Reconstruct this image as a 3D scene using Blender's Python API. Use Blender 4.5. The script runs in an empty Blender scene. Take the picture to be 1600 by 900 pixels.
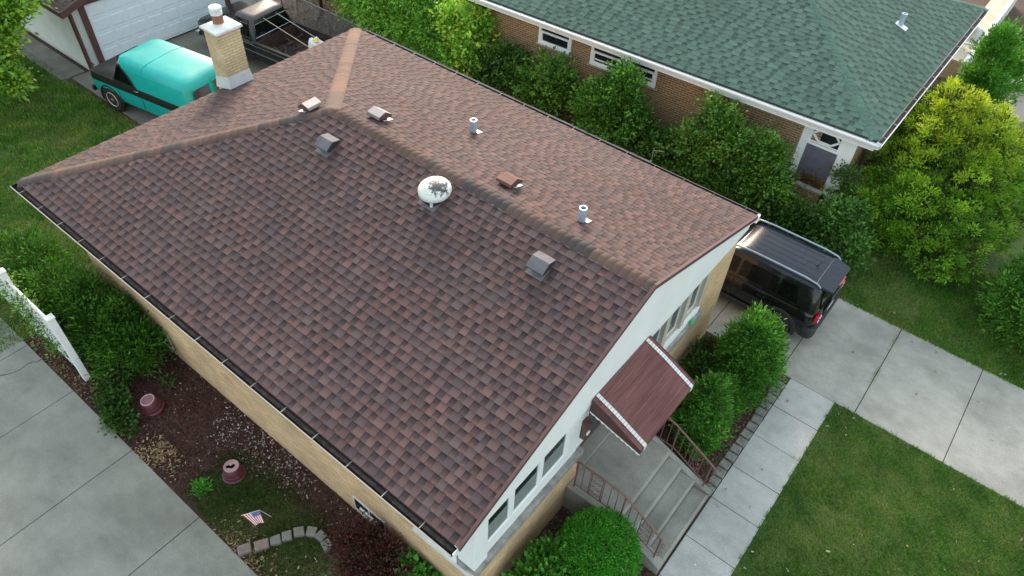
import bpy, bmesh, math, random
import numpy as np
from mathutils import Vector, Matrix
random.seed(7)
RNG = np.random.default_rng(11)
SC = bpy.context.scene
COL = SC.collection
PI = math.pi

# ------------------------------------------------------------------ camera
def make_camera():
    yaw, pit, rol = 2.2068, 0.7990, 0.0578
    f = Vector((math.cos(pit)*math.cos(yaw), math.cos(pit)*math.sin(yaw), -math.sin(pit)))
    r = f.cross(Vector((0, 0, 1))).normalized()
    u = r.cross(f)
    r2 = r*math.cos(rol)+u*math.sin(rol)
    u2 = -r*math.sin(rol)+u*math.cos(rol)
    cd = bpy.data.cameras.new('camera')
    cd.sensor_width = 36.0
    cd.lens = 1134.8/1600*36
    cd.clip_end = 2000
    co = bpy.data.objects.new('camera', cd)
    COL.objects.link(co)
    m = Matrix((r2, u2, -f)).transposed().to_4x4()
    m.translation = Vector((14.930, -3.134, 12.840))
    co.matrix_world = m
    SC.camera = co
make_camera()

# ------------------------------------------------------------------ sky, sun, exposure
SUN_DIR = Vector((-0.60, 0.70, 0.34)).normalized()
SUN_EL = math.asin(SUN_DIR.z)
SUN_ROT = math.atan2(SUN_DIR.x, SUN_DIR.y)
w = bpy.data.worlds.new('World')
SC.world = w
w.use_nodes = True
sky = w.node_tree.nodes.new('ShaderNodeTexSky')
sky.sky_type = 'NISHITA'
sky.sun_disc = False
sky.sun_elevation = SUN_EL
sky.sun_rotation = SUN_ROT
sky.air_density = 1.0
sky.dust_density = 1.0
sky.ozone_density = 1.0
bg = w.node_tree.nodes['Background']
# thin bright cloud evens out and whitens the clear sky
cl = w.node_tree.nodes.new('ShaderNodeMix')
cl.data_type = 'RGBA'
cl.inputs[0].default_value = 0.62
w.node_tree.links.new(sky.outputs[0], cl.inputs[6])
cl.inputs[7].default_value = (4.55, 5.0, 4.95, 1)
w.node_tree.links.new(cl.outputs[2], bg.inputs[0])
bg.inputs[1].default_value = 0.15
sl = bpy.data.lights.new('sun', 'SUN')
sl.energy = 3.2
sl.angle = math.radians(28)
sl.color = (1.0, 0.80, 0.60)
so = bpy.data.objects.new('sun', sl)
COL.objects.link(so)
so.location = (-20, 20, 30)
so.rotation_euler = SUN_DIR.to_track_quat('Z', 'Y').to_euler()
SC.view_settings.view_transform = 'Standard'
SC.view_settings.look = 'None'
SC.view_settings.exposure = 1.2
SC.view_settings.gamma = 1.0
SC.view_settings.use_curve_mapping = False
SC.cycles.max_bounces = 8
SC.cycles.use_denoising = True

# ------------------------------------------------------------------ materials
def new_mat(name):
    m = bpy.data.materials.new(name)
    m.use_nodes = True
    nt = m.node_tree
    return m, nt, nt.nodes['Principled BSDF']

def N(nt, t, **kw):
    n = nt.nodes.new(t)
    for k, v in kw.items():
        setattr(n, k, v)
    return n

def ramp(nt, stops):
    r = N(nt, 'ShaderNodeValToRGB')
    e = r.color_ramp.elements
    while len(e) < len(stops):
        e.new(0.5)
    for i, (p, c) in enumerate(stops):
        e[i].position = p
        e[i].color = (c[0], c[1], c[2], 1)
    return r

def noise(nt, vec, scale, detail=4, rough=0.55):
    n = N(nt, 'ShaderNodeTexNoise')
    n.inputs['Scale'].default_value = scale
    n.inputs['Detail'].default_value = detail
    n.inputs['Roughness'].default_value = rough
    nt.links.new(vec, n.inputs['Vector'])
    return n

def obj_vec(nt):
    g = N(nt, 'ShaderNodeNewGeometry')
    return g.outputs['Position']

def mix(nt, fac, a, b, kind='MIX'):
    m = N(nt, 'ShaderNodeMix', data_type='RGBA', blend_type=kind)
    for s, v in ((m.inputs[0], fac), (m.inputs[6], a), (m.inputs[7], b)):
        if isinstance(v, (int, float)):
            s.default_value = v
        elif isinstance(v, tuple):
            s.default_value = (v[0], v[1], v[2], 1)
        else:
            nt.links.new(v, s)
    return m.outputs[2]

def bump(nt, h, p, strength=0.3, dist=0.01):
    b = N(nt, 'ShaderNodeBump')
    b.inputs['Strength'].default_value = strength
    b.inputs['Distance'].default_value = dist
    nt.links.new(h, b.inputs['Height'])
    nt.links.new(b.outputs[0], p.inputs['Normal'])

def plain(name, c, rough=0.6, metal=0.0, var=0.15, scale=6.0, coat=0.0, spec=0.5, bmp=0.0):
    m, nt, p = new_mat(name)
    v = obj_vec(nt)
    n = noise(nt, v, scale, 5)
    lo = tuple(x*(1-var) for x in c)
    hi = tuple(min(1, x*(1+var)) for x in c)
    r = ramp(nt, [(0.3, lo), (0.7, hi)])
    nt.links.new(n.outputs[0], r.inputs[0])
    nt.links.new(r.outputs[0], p.inputs['Base Color'])
    p.inputs['Roughness'].default_value = rough
    p.inputs['Metallic'].default_value = metal
    p.inputs['Coat Weight'].default_value = coat
    p.inputs['Specular IOR Level'].default_value = spec
    if bmp:
        n2 = noise(nt, v, scale*12, 3)
        bump(nt, n2.outputs[0], p, bmp, 0.01)
    return m

def attr_mat(name, rough=0.8, grain=0.25, gscale=90, translucent=0.0, spec=0.3, big=0.0, bigscale=0.5, bmp=0.0, zone=False):
    """base colour from the mesh's own colours, with fine grain"""
    m, nt, p = new_mat(name)
    a = N(nt, 'ShaderNodeVertexColor', layer_name='Col')
    v = obj_vec(nt)
    n = noise(nt, v, gscale, 3)
    r = ramp(nt, [(0.25, (1-grain,)*3), (0.75, (1+grain,)*3)])
    nt.links.new(n.outputs[0], r.inputs[0])
    c = mix(nt, 1.0, a.outputs[0], r.outputs[0], 'MULTIPLY')
    if big:
        n2 = noise(nt, v, bigscale, 4)
        r2 = ramp(nt, [(0.3, (1-big,)*3), (0.7, (1+big,)*3)])
        nt.links.new(n2.outputs[0], r2.inputs[0])
        c = mix(nt, 1.0, c, r2.outputs[0], 'MULTIPLY')
    if zone:
        n3 = noise(nt, v, 0.9, 5, 0.6)
        r3 = ramp(nt, [(0.44, (0, 0, 0)), (0.68, (0.35,)*3)])
        nt.links.new(n3.outputs[0], r3.inputs[0])
        hs = N(nt, 'ShaderNodeHueSaturation')
        hs.inputs['Saturation'].default_value = 0.5
        hs.inputs['Value'].default_value = 0.88
        nt.links.new(c, hs.inputs['Color'])
        c = mix(nt, r3.outputs[0], c, hs.outputs[0])
    nt.links.new(c, p.inputs['Base Color'])
    p.inputs['Roughness'].default_value = rough
    p.inputs['Specular IOR Level'].default_value = spec
    if bmp:
        bump(nt, n.outputs[0], p, bmp, 0.004)
    if translucent:
        t = N(nt, 'ShaderNodeBsdfTranslucent')
        nt.links.new(c, t.inputs[0])
        ms = N(nt, 'ShaderNodeMixShader')
        ms.inputs[0].default_value = translucent
        out = nt.nodes['Material Output']
        nt.links.new(p.outputs[0], ms.inputs[1])
        nt.links.new(t.outputs[0], ms.inputs[2])
        nt.links.new(ms.outputs[0], out.inputs[0])
    return m

def brick_mat(name, c1, c2, mortar, dirt=0.25, msize=0.009):
    m, nt, p = new_mat(name)
    v = obj_vec(nt)
    s = N(nt, 'ShaderNodeSeparateXYZ')
    nt.links.new(v, s.inputs[0])
    add = N(nt, 'ShaderNodeMath', operation='ADD')
    nt.links.new(s.outputs[0], add.inputs[0])
    nt.links.new(s.outputs[1], add.inputs[1])
    cb = N(nt, 'ShaderNodeCombineXYZ')
    nt.links.new(add.outputs[0], cb.inputs[0])
    nt.links.new(s.outputs[2], cb.inputs[1])
    b = N(nt, 'ShaderNodeTexBrick')
    b.inputs['Scale'].default_value = 1.0
    b.inputs['Brick Width'].default_value = 0.203
    b.inputs['Row Height'].default_value = 0.0677
    b.inputs['Mortar Size'].default_value = msize
    b.inputs['Mortar Smooth'].default_value = 0.2
    b.inputs['Color1'].default_value = (*c1, 1)
    b.inputs['Color2'].default_value = (*c2, 1)
    b.inputs['Mortar'].default_value = (*mortar, 1)
    nt.links.new(cb.outputs[0], b.inputs['Vector'])
    n = noise(nt, v, 1.3, 6, 0.6)
    r = ramp(nt, [(0.3, (1-dirt,)*3), (0.7, (1.1,)*3)])
    nt.links.new(n.outputs[0], r.inputs[0])
    c = mix(nt, 1.0, b.outputs[0], r.outputs[0], 'MULTIPLY')
    n2 = noise(nt, v, 60, 3)
    r2 = ramp(nt, [(0.3, (0.85,)*3), (0.7, (1.12,)*3)])
    nt.links.new(n2.outputs[0], r2.inputs[0])
    c = mix(nt, 1.0, c, r2.outputs[0], 'MULTIPLY')
    nt.links.new(c, p.inputs['Base Color'])
    p.inputs['Roughness'].default_value = 0.88
    inv = N(nt, 'ShaderNodeMath', operation='SUBTRACT')
    inv.inputs[0].default_value = 1.0
    nt.links.new(b.outputs[1], inv.inputs[1])
    bump(nt, inv.outputs[0], p, 0.5, 0.008)
    return m

def concrete_mat(name, c, stain=(0.5, 0.52, 0.5), amt=0.35, warm=None):
    m, nt, p = new_mat(name)
    v = obj_vec(nt)
    n1 = noise(nt, v, 0.55, 8, 0.62)
    r1 = ramp(nt, [(0.32, tuple(x*(1-amt) for x in c)), (0.55, c), (0.75, tuple(min(1, x*1.12) for x in c))])
    nt.links.new(n1.outputs[0], r1.inputs[0])
    n2 = noise(nt, v, 45, 4, 0.7)
    r2 = ramp(nt, [(0.32, (0.78,)*3), (0.70, (1.13,)*3)])
    nt.links.new(n2.outputs[0], r2.inputs[0])
    col = mix(nt, 1.0, r1.outputs[0], r2.outputs[0], 'MULTIPLY')
    # broom-dragged stains running one way
    mp = N(nt, 'ShaderNodeMapping')
    mp.inputs['Scale'].default_value = (0.9, 1.7, 1)
    nt.links.new(v, mp.inputs[0])
    n3 = noise(nt, mp.outputs[0], 1.1, 7, 0.66)
    r3 = ramp(nt, [(0.36, (0.7, 0.71, 0.72)), (0.56, (1, 1, 1))])
    nt.links.new(n3.outputs[0], r3.inputs[0])
    col = mix(nt, 0.5, col, mix(nt, 1.0, col, r3.outputs[0], 'MULTIPLY'))
    n5 = noise(nt, v, 3.4, 6, 0.7)
    r5 = ramp(nt, [(0.35, (0.92, 0.92, 0.915)), (0.6, (1.03,)*3)])
    nt.links.new(n5.outputs[0], r5.inputs[0])
    col = mix(nt, 1.0, col, r5.outputs[0], 'MULTIPLY')
    # small spots
    vo = N(nt, 'ShaderNodeTexVoronoi')
    vo.inputs['Scale'].default_value = 2.2
    nt.links.new(v, vo.inputs['Vector'])
    r4 = ramp(nt, [(0.02, (0.6, 0.58, 0.55)), (0.045, (1, 1, 1))])
    nt.links.new(vo.outputs[0], r4.inputs[0])
    col = mix(nt, 0.55, col, mix(nt, 1.0, col, r4.outputs[0], 'MULTIPLY'))
    nt.links.new(col, p.inputs['Base Color'])
    p.inputs['Roughness'].default_value = 0.85
    bump(nt, n2.outputs[0], p, 0.25, 0.004)
    return m

def ground_mat(name, stops, s1=0.7, s2=25, rough=0.95):
    m, nt, p = new_mat(name)
    v = obj_vec(nt)
    n1 = noise(nt, v, s1, 6, 0.6)
    n2 = noise(nt, v, s2, 4, 0.7)
    ad = N(nt, 'ShaderNodeMath', operation='ADD')
    nt.links.new(n1.outputs[0], ad.inputs[0])
    nt.links.new(n2.outputs[0], ad.inputs[1])
    dv = N(nt, 'ShaderNodeMath', operation='MULTIPLY')
    dv.inputs[1].default_value = 0.5
    nt.links.new(ad.outputs[0], dv.inputs[0])
    r = ramp(nt, stops)
    nt.links.new(dv.outputs[0], r.inputs[0])
    nt.links.new(r.outputs[0], p.inputs['Base Color'])
    p.inputs['Roughness'].default_value = rough
    bump(nt, n2.outputs[0], p, 0.6, 0.03)
    return m

def glass_mat(name, c=(0.02, 0.025, 0.03), rough=0.06):
    m, nt, p = new_mat(name)
    v = obj_vec(nt)
    n = noise(nt, v, 1.5, 3)
    r = ramp(nt, [(0.35, tuple(x*0.5 for x in c)), (0.65, tuple(x*1.5 for x in c))])
    nt.links.new(n.outputs[0], r.inputs[0])
    nt.links.new(r.outputs[0], p.inputs['Base Color'])
    p.inputs['Roughness'].default_value = rough
    p.inputs['Specular IOR Level'].default_value = 0.6
    return m

M = {}
M['shingle'] = attr_mat('brown_shingle', 0.92, 0.22, 140, spec=0.35, big=0.10, bigscale=0.45, bmp=0.5, zone=True)
M['green_shingle'] = attr_mat('green_shingle', 0.9, 0.2, 90, spec=0.35, big=0.08, bmp=0.5)
M['leaf'] = attr_mat('leaf', 0.55, 0.12, 30, translucent=0.3, spec=0.35)
M['grass'] = attr_mat('grass_blade', 0.65, 0.1, 20, translucent=0.25, spec=0.25, big=0.2, bigscale=1.6)
M['chips'] = attr_mat('wood_chip', 0.9, 0.15, 80, spec=0.2)
M['cream_brick'] = brick_mat('cream_brick', (0.80, 0.55, 0.31), (0.62, 0.415, 0.225), (0.50, 0.36, 0.215), 0.25, 0.008)
M['brown_brick'] = brick_mat('brown_brick', (0.29, 0.155, 0.062), (0.20, 0.10, 0.040), (0.42, 0.33, 0.21), 0.2, 0.012)
M['chimney_brick'] = brick_mat('chimney_brick', (0.72, 0.57, 0.33), (0.62, 0.48, 0.27), (0.47, 0.37, 0.22), 0.25, 0.010)
M['white'] = plain('white_paint', (0.87, 0.88, 0.87), 0.45, var=0.04, scale=2)
M['white_dirty'] = plain('weathered_white_paint', (0.66, 0.67, 0.65), 0.6, var=0.15, scale=5)
M['vinyl'] = plain('white_vinyl', (0.87, 0.88, 0.88), 0.35, var=0.04)
M['brown_trim'] = plain('brown_trim', (0.115, 0.055, 0.052), 0.45, var=0.15, scale=12)
M['dark_gutter'] = plain('dark_gutter', (0.022, 0.022, 0.024), 0.5, var=0.3, scale=15)
M['gutter_lip'] = plain('gutter_lip', (0.34, 0.32, 0.28), 0.4, var=0.1)
M['white_gutter'] = plain('white_gutter', (0.82, 0.84, 0.86), 0.35, var=0.06)
M['gutter_dirt'] = plain('gutter_dirt', (0.085, 0.06, 0.055), 0.9, var=0.6, scale=14)
M['stone'] = plain('limestone', (0.27, 0.26, 0.245), 0.85, var=0.35, scale=7, bmp=0.3)
M['sillstone'] = plain('buff_sill_stone', (0.36, 0.31, 0.24), 0.8, var=0.2, scale=10)
M['glass'] = glass_mat('window_glass')
M['glass_blue'] = glass_mat('blue_window_glass', (0.03, 0.05, 0.08))
M['blind'] = plain('window_blind', (0.20, 0.23, 0.22), 0.6, var=0.1)
M['fin'] = plain('beige_mullion', (0.50, 0.47, 0.38), 0.6, var=0.08)
M['concrete'] = concrete_mat('driveway_concrete', (0.385, 0.38, 0.34))
M['walk'] = concrete_mat('walkway_concrete', (0.44, 0.445, 0.42), amt=0.22)
M['patio'] = concrete_mat('patio_concrete', (0.275, 0.278, 0.245), amt=0.3)
M['step'] = concrete_mat('step_concrete', (0.32, 0.32, 0.285), amt=0.5)
M['stepnose'] = concrete_mat('worn_step_edge', (0.42, 0.41, 0.35), amt=0.3)
M['stepdark'] = concrete_mat('stoop_side_concrete', (0.17, 0.17, 0.17), amt=0.4)
M['padconc'] = concrete_mat('parking_pad_concrete', (0.22, 0.21, 0.185), amt=0.45)
M['joint'] = plain('joint_soil', (0.03, 0.032, 0.025), 0.95, var=0.4)
M['soil'] = ground_mat('soil', [(0.35, (0.035, 0.024, 0.020)), (0.5, (0.075, 0.045, 0.036)), (0.65, (0.12, 0.075, 0.055))])
M['turf'] = ground_mat('turf', [(0.36, (0.028, 0.060, 0.012)), (0.5, (0.060, 0.105, 0.022)), (0.62, (0.13, 0.135, 0.05))])
M['pave'] = ground_mat('asphalt', [(0.3, (0.16, 0.16, 0.155)), (0.7, (0.25, 0.25, 0.24))])
M['cobble'] = plain('cobble_stone', (0.17, 0.175, 0.155), 0.85, var=0.3, scale=9, bmp=0.4)
M['pinkstone'] = plain('pinkish_edging_stone', (0.21, 0.165, 0.145), 0.85, var=0.2, scale=9, bmp=0.4)
M['greystone'] = plain('grey_edging_stone', (0.185, 0.18, 0.158), 0.85, var=0.2, scale=9, bmp=0.4)
M['bark'] = plain('bark', (0.085, 0.055, 0.035), 0.9, var=0.4, scale=20, bmp=0.5)
M['steel'] = plain('galvanised_steel', (0.30, 0.31, 0.31), 0.45, 0.7, var=0.2)
M['pipe'] = plain('vent_pipe_metal', (0.42, 0.50, 0.60), 0.35, 0.3, var=0.1)
M['flash'] = plain('bright_flashing', (0.72, 0.74, 0.76), 0.35, 0.2, var=0.1)
M['black'] = plain('matte_black', (0.012, 0.012, 0.013), 0.6, var=0.3)
M['void'] = plain('dark_opening', (0.006, 0.006, 0.006), 0.9, var=0.1)
M['vent_grey'] = plain('grey_brown_vent_metal', (0.15, 0.145, 0.155), 0.75, 0.0, var=0.15, spec=0.15)
M['vent_brown'] = plain('brown_vent_metal', (0.22, 0.115, 0.09), 0.34, 0.4, var=0.12)
M['vent_pale'] = plain('pale_vent_metal', (0.30, 0.28, 0.29), 0.38, 0.5, var=0.12)
M['rail'] = plain('rusty_brown_iron', (0.16, 0.085, 0.072), 0.6, var=0.35, scale=25)
M['pot'] = plain('maroon_plastic', (0.105, 0.028, 0.042), 0.4, var=0.2, scale=8)
M['pot_pale'] = plain('faded_pink_rim', (0.42, 0.27, 0.30), 0.5, var=0.15)
M['pot_base'] = plain('faded_maroon_base', (0.20, 0.085, 0.115), 0.5, var=0.2)
M['turq'] = plain('turquoise_paint', (0.004, 0.375, 0.345), 0.42, var=0.08, scale=3, coat=0.1)
M['semi_black'] = plain('satin_black_paint', (0.012, 0.012, 0.012), 0.45, var=0.3)
M['gloss_black'] = plain('gloss_black_paint', (0.008, 0.008, 0.009), 0.12, var=0.2, coat=0.35, spec=0.35)
M['roof_black'] = plain('dark_roof_paint', (0.012, 0.016, 0.028), 0.24, var=0.2, coat=0.0, spec=0.4)
M['truck_black'] = plain('aged_black_paint', (0.010, 0.010, 0.012), 0.25, var=0.3, coat=0.4)
M['truck_roof'] = plain('dusty_faded_roof', (0.045, 0.045, 0.044), 0.38, var=0.35, scale=2.5)
M['car_glass'] = glass_mat('tinted_car_glass', (0.004, 0.005, 0.006), 0.05)
M['car_glass'].node_tree.nodes['Principled BSDF'].inputs['Specular IOR Level'].default_value = 0.2
M['rear_glass'] = glass_mat('pale_rear_glass', (0.085, 0.085, 0.095), 0.12)
M['chrome'] = plain('chrome', (0.62, 0.64, 0.66), 0.15, 0.9, var=0.05)
M['alloy'] = plain('alloy_wheel', (0.42, 0.43, 0.45), 0.4, var=0.1)
M['rail_metal'] = plain('satin_roof_rail', (0.30, 0.34, 0.42), 0.3, 0.6, var=0.05)
M['tyre'] = plain('tyre_rubber', (0.014, 0.014, 0.014), 0.8, var=0.2, scale=30)
M['plastic'] = plain('dark_grey_plastic', (0.025, 0.027, 0.030), 0.6, var=0.15)
M['red'] = plain('red_lens', (0.42, 0.012, 0.018), 0.15, var=0.2, coat=0.8)
M['white_rim'] = plain('white_steel_rim', (0.60, 0.59, 0.55), 0.5, var=0.2, scale=15)
M['rust'] = plain('rusty_hub', (0.30, 0.12, 0.045), 0.85, var=0.4, scale=30)
M['bed'] = plain('rusty_bed', (0.036, 0.024, 0.020), 0.8, var=0.5, scale=8)
M['bag'] = plain('white_bag', (0.74, 0.74, 0.70), 0.6, var=0.1)
M['yellow'] = plain('yellow_patch', (0.60, 0.50, 0.08), 0.6, var=0.1)
M['pole'] = plain('bamboo_pole', (0.42, 0.35, 0.22), 0.6, var=0.2)
M['siding'] = plain('white_siding', (0.58, 0.60, 0.57), 0.5, var=0.07, scale=2)
M['gdoor'] = plain('white_door_panel', (0.74, 0.82, 0.88), 0.45, var=0.04)
def awning_mat():
    m, nt, p = new_mat('awning_metal')
    v = obj_vec(nt)
    mp = N(nt, 'ShaderNodeMapping')
    mp.inputs['Scale'].default_value = (16, 1.1, 6)
    nt.links.new(v, mp.inputs[0])
    n = noise(nt, mp.outputs[0], 1.0, 5, 0.6)
    r = ramp(nt, [(0.3, (0.105, 0.042, 0.040)), (0.5, (0.165, 0.065, 0.060)), (0.68, (0.215, 0.090, 0.082))])
    nt.links.new(n.outputs[0], r.inputs[0])
    nt.links.new(r.outputs[0], p.inputs['Base Color'])
    p.inputs['Roughness'].default_value = 0.6
    p.inputs['Specular IOR Level'].default_value = 0.25
    return m
M['awning'] = awning_mat()
M['awning_side'] = plain('awning_side_metal', (0.085, 0.036, 0.033), 0.55, var=0.15)
M['flag_white'] = plain('flag_white', (0.78, 0.76, 0.74), 0.7, var=0.05)
M['flag_red'] = plain('flag_red', (0.50, 0.05, 0.07), 0.7, var=0.05)
M['flag_blue'] = plain('flag_blue', (0.06, 0.075, 0.22), 0.7, var=0.05)
M['green_plastic'] = plain('green_plastic', (0.03, 0.36, 0.12), 0.4, var=0.15)
M['terra'] = plain('terracotta', (0.30, 0.11, 0.06), 0.8, var=0.3, scale=20)
M['planter'] = plain('pale_planter', (0.50, 0.53, 0.54), 0.6, var=0.1)
M['greypanel'] = plain('grey_blue_panel', (0.13, 0.13, 0.16), 0.5, var=0.1)
M['beige_block'] = brick_mat('beige_block', (0.56, 0.50, 0.40), (0.48, 0.42, 0.33), (0.36, 0.32, 0.26), 0.15)
M['statue'] = plain('white_cast_stone', (0.58, 0.60, 0.58), 0.8, var=0.2, scale=9, bmp=0.4)
M['slat'] = plain('dark_green_slat', (0.028, 0.040, 0.030), 0.6, var=0.3, scale=8)
M['clay'] = plain('clay_flue', (0.28, 0.12, 0.075), 0.85, var=0.2, scale=12)
M['clay_rim'] = plain('lime_crusted_cap', (0.72, 0.74, 0.74), 0.7, var=0.2, scale=14)

def dome_mat():
    m, nt, p = new_mat('peeling_white_dome')
    v = obj_vec(nt)
    s = N(nt, 'ShaderNodeVectorMath', operation='DISTANCE')
    nt.links.new(v, s.inputs[0])
    s.inputs[1].default_value = (7.90, 4.06, 5.01)
    n = noise(nt, v, 15, 6, 0.75)
    ad = N(nt, 'ShaderNodeMath', operation='MULTIPLY_ADD')
    nt.links.new(n.outputs[0], ad.inputs[0])
    ad.inputs[1].default_value = 0.75
    nt.links.new(s.outputs['Value'], ad.inputs[2])
    r = ramp(nt, [(0.50, (0.035, 0.045, 0.05)), (0.565, (0.62, 0.64, 0.59))])
    nt.links.new(ad.outputs[0], r.inputs[0])
    nt.links.new(r.outputs[0], p.inputs['Base Color'])
    p.inputs['Roughness'].default_value = 0.45
    return m
M['dome'] = dome_mat()

# ------------------------------------------------------------------ mesh helpers
class MB:
    def __init__(s):
        s.v = []; s.f = []; s.c = []
    def add(s, vs, fs, col=None):
        b = len(s.v)
        s.v += [tuple(p) for p in vs]
        for f in fs:
            s.f.append([i+b for i in f]); s.c.append(col)
        return s
    def box(s, x0, x1, y0, y1, z0, z1, col=None):
        return s.add([(x0,y0,z0),(x1,y0,z0),(x1,y1,z0),(x0,y1,z0),(x0,y0,z1),(x1,y0,z1),(x1,y1,z1),(x0,y1,z1)],
            [(3,2,1,0),(4,5,6,7),(0,1,5,4),(1,2,6,5),(2,3,7,6),(3,0,4,7)], col)
    def hexa(s, bot, top, col=None):
        n = len(bot)
        return s.add(list(bot)+list(top), [tuple(range(n))[::-1], tuple(range(n, 2*n))] +
            [(i, (i+1) % n, n+(i+1) % n, n+i) for i in range(n)], col)
    def quad(s, a, b, c, d, col=None):
        return s.add([a, b, c, d], [(0, 1, 2, 3)], col)
    def prism(s, poly, h, col=None):           # poly: 3-D points of a planar polygon, h: offset vector
        h = Vector(h)
        return s.hexa([Vector(p) for p in poly], [Vector(p)+h for p in poly], col)
    def slab(s, a, b, c, d, t, col=None):        # thin slab grown from a quad along its normal
        a, b, c, d = (Vector(p) for p in (a, b, c, d))
        n = (b-a).cross(d-a).normalized()*t
        return s.hexa([a, b, c, d], [a+n, b+n, c+n, d+n], col)
    def tube(s, pts, r, n=8, cap=True, col=None):
        pts = [Vector(p) for p in pts]
        rs = r if isinstance(r, (list, tuple)) else [r]*len(pts)
        vs = []
        up = Vector((0, 0, 1))
        for i, p in enumerate(pts):
            t = (pts[min(i+1, len(pts)-1)]-pts[max(i-1, 0)]).normalized()
            a = t.cross(up)
            if a.length < 0.05:
                a = t.cross(Vector((1, 0, 0)))
            a.normalize(); b = t.cross(a)
            for k in range(n):
                q = 2*PI*k/n
                vs.append(p+(a*math.cos(q)+b*math.sin(q))*rs[i])
        fs = []
        for i in range(len(pts)-1):
            for k in range(n):
                fs.append((i*n+k, i*n+(k+1) % n, (i+1)*n+(k+1) % n, (i+1)*n+k))
        if cap:
            fs.append(tuple(range(n))[::-1]); fs.append(tuple(range((len(pts)-1)*n, len(pts)*n)))
        return s.add(vs, fs, col)
    def lathe(s, prof, c=(0, 0, 0), n=24, mtx=None, cap=True, col=None):
        c = Vector(c); vs = []
        for r, z in prof:
            for k in range(n):
                q = 2*PI*k/n
                p = Vector((r*math.cos(q), r*math.sin(q), z))
                if mtx is not None: p = mtx @ p
                vs.append(c+p)
        fs = []
        for i in range(len(prof)-1):
            for k in range(n):
                fs.append((i*n+k, i*n+(k+1) % n, (i+1)*n+(k+1) % n, (i+1)*n+k))
        if cap:
            fs.append(tuple(range(n))[::-1]); fs.append(tuple(range((len(prof)-1)*n, len(prof)*n)))
        return s.add(vs, fs, col)
    def loft(s, rings, cap=True, col=None):
        n = len(rings[0]); vs = [p for r in rings for p in r]; fs = []
        for i in range(len(rings)-1):
            for k in range(n):
                fs.append((i*n+k, i*n+(k+1) % n, (i+1)*n+(k+1) % n, (i+1)*n+k))
        if cap:
            fs.append(tuple(range(n))[::-1]); fs.append(tuple(range((len(rings)-1)*n, len(rings)*n)))
        return s.add(vs, fs, col)
    def build(s, name, m, parent=None, smooth=None, bevel=0.0, label=None):
        off = Vector((0, 0, 0))
        r = parent
        while r is not None:
            if r.get('_w'): off = off+r.location
            r = r.parent
        me = bpy.data.meshes.new(name)
        me.from_pydata([(p[0]-off.x, p[1]-off.y, p[2]-off.z) for p in s.v], [], s.f)
        if any(c is not None for c in s.c):
            ca = me.color_attributes.new('Col', 'FLOAT_COLOR', 'CORNER')
            data = []
            for f, c in zip(s.f, s.c):
                c = c or (0.5, 0.5, 0.5)
                data += [c[0], c[1], c[2], 1.0]*len(f)
            ca.data.foreach_set('color', data)
        bm = bmesh.new(); bm.from_mesh(me)
        bmesh.ops.recalc_face_normals(bm, faces=bm.faces)
        bm.to_mesh(me); bm.free()
        me.materials.append(M[m] if isinstance(m, str) else m)
        if smooth is not None:
            me.polygons.foreach_set('use_smooth', [True]*len(me.polygons))
            me.set_sharp_from_angle(angle=math.radians(smooth))
        o = bpy.data.objects.new(name, me)
        COL.objects.link(o)
        if parent is not None: o.parent = parent
        if bevel:
            b = o.modifiers.new('bevel', 'BEVEL')
            b.width = bevel; b.segments = 2; b.limit_method = 'ANGLE'; b.angle_limit = math.radians(40)
        if label: o['label'] = label
        return o

def thing(name, label, cat, loc=(0, 0, 0), rot=0.0, group=None, world=True):
    o = bpy.data.objects.new(name, None)
    o.empty_display_size = 0.2
    COL.objects.link(o)
    o.location = loc
    o.rotation_euler = (0, 0, rot)
    o['label'] = label; o['category'] = cat
    if group: o['group'] = group
    if world: o['_w'] = 1
    return o
def tag(o, label, cat, group=None, kind=None):
    o['label'] = label; o['category'] = cat
    if group: o['group'] = group
    if kind: o['kind'] = kind
    return o
def struct(o):
    o['kind'] = 'structure'
    return o

def np_mesh(name, verts, faces, cols, m, parent=None, off=None):
    """verts (n,3), faces (k,4 or 3), cols (k,3) or (k,4,3)"""
    verts = np.asarray(verts, np.float32)
    if parent is not None and off is None:
        off = Vector((0, 0, 0)); r = parent
        while r is not None:
            if r.get('_w'): off = off+r.location
            r = r.parent
    if off is not None:
        verts = verts-np.array(off, np.float32)
    k, c = faces.shape
    me = bpy.data.meshes.new(name)
    me.vertices.add(len(verts)); me.vertices.foreach_set('co', verts.ravel())
    me.loops.add(k*c); me.loops.foreach_set('vertex_index', faces.astype(np.int32).ravel())
    me.polygons.add(k)
    me.polygons.foreach_set('loop_start', (np.arange(k)*c).astype(np.int32))
    me.polygons.foreach_set('loop_total', np.full(k, c, np.int32))
    me.update(calc_edges=True)
    ca = me.color_attributes.new('Col', 'FLOAT_COLOR', 'CORNER')
    cc = np.ones((k, c, 4), np.float32)
    cc[..., :3] = cols if cols.ndim == 3 else cols[:, None, :]
    ca.data.foreach_set('color', cc.ravel())
    me.materials.append(M[m] if isinstance(m, str) else m)
    o = bpy.data.objects.new(name, me)
    COL.objects.link(o)
    if parent is not None: o.parent = parent
    return o

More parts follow.
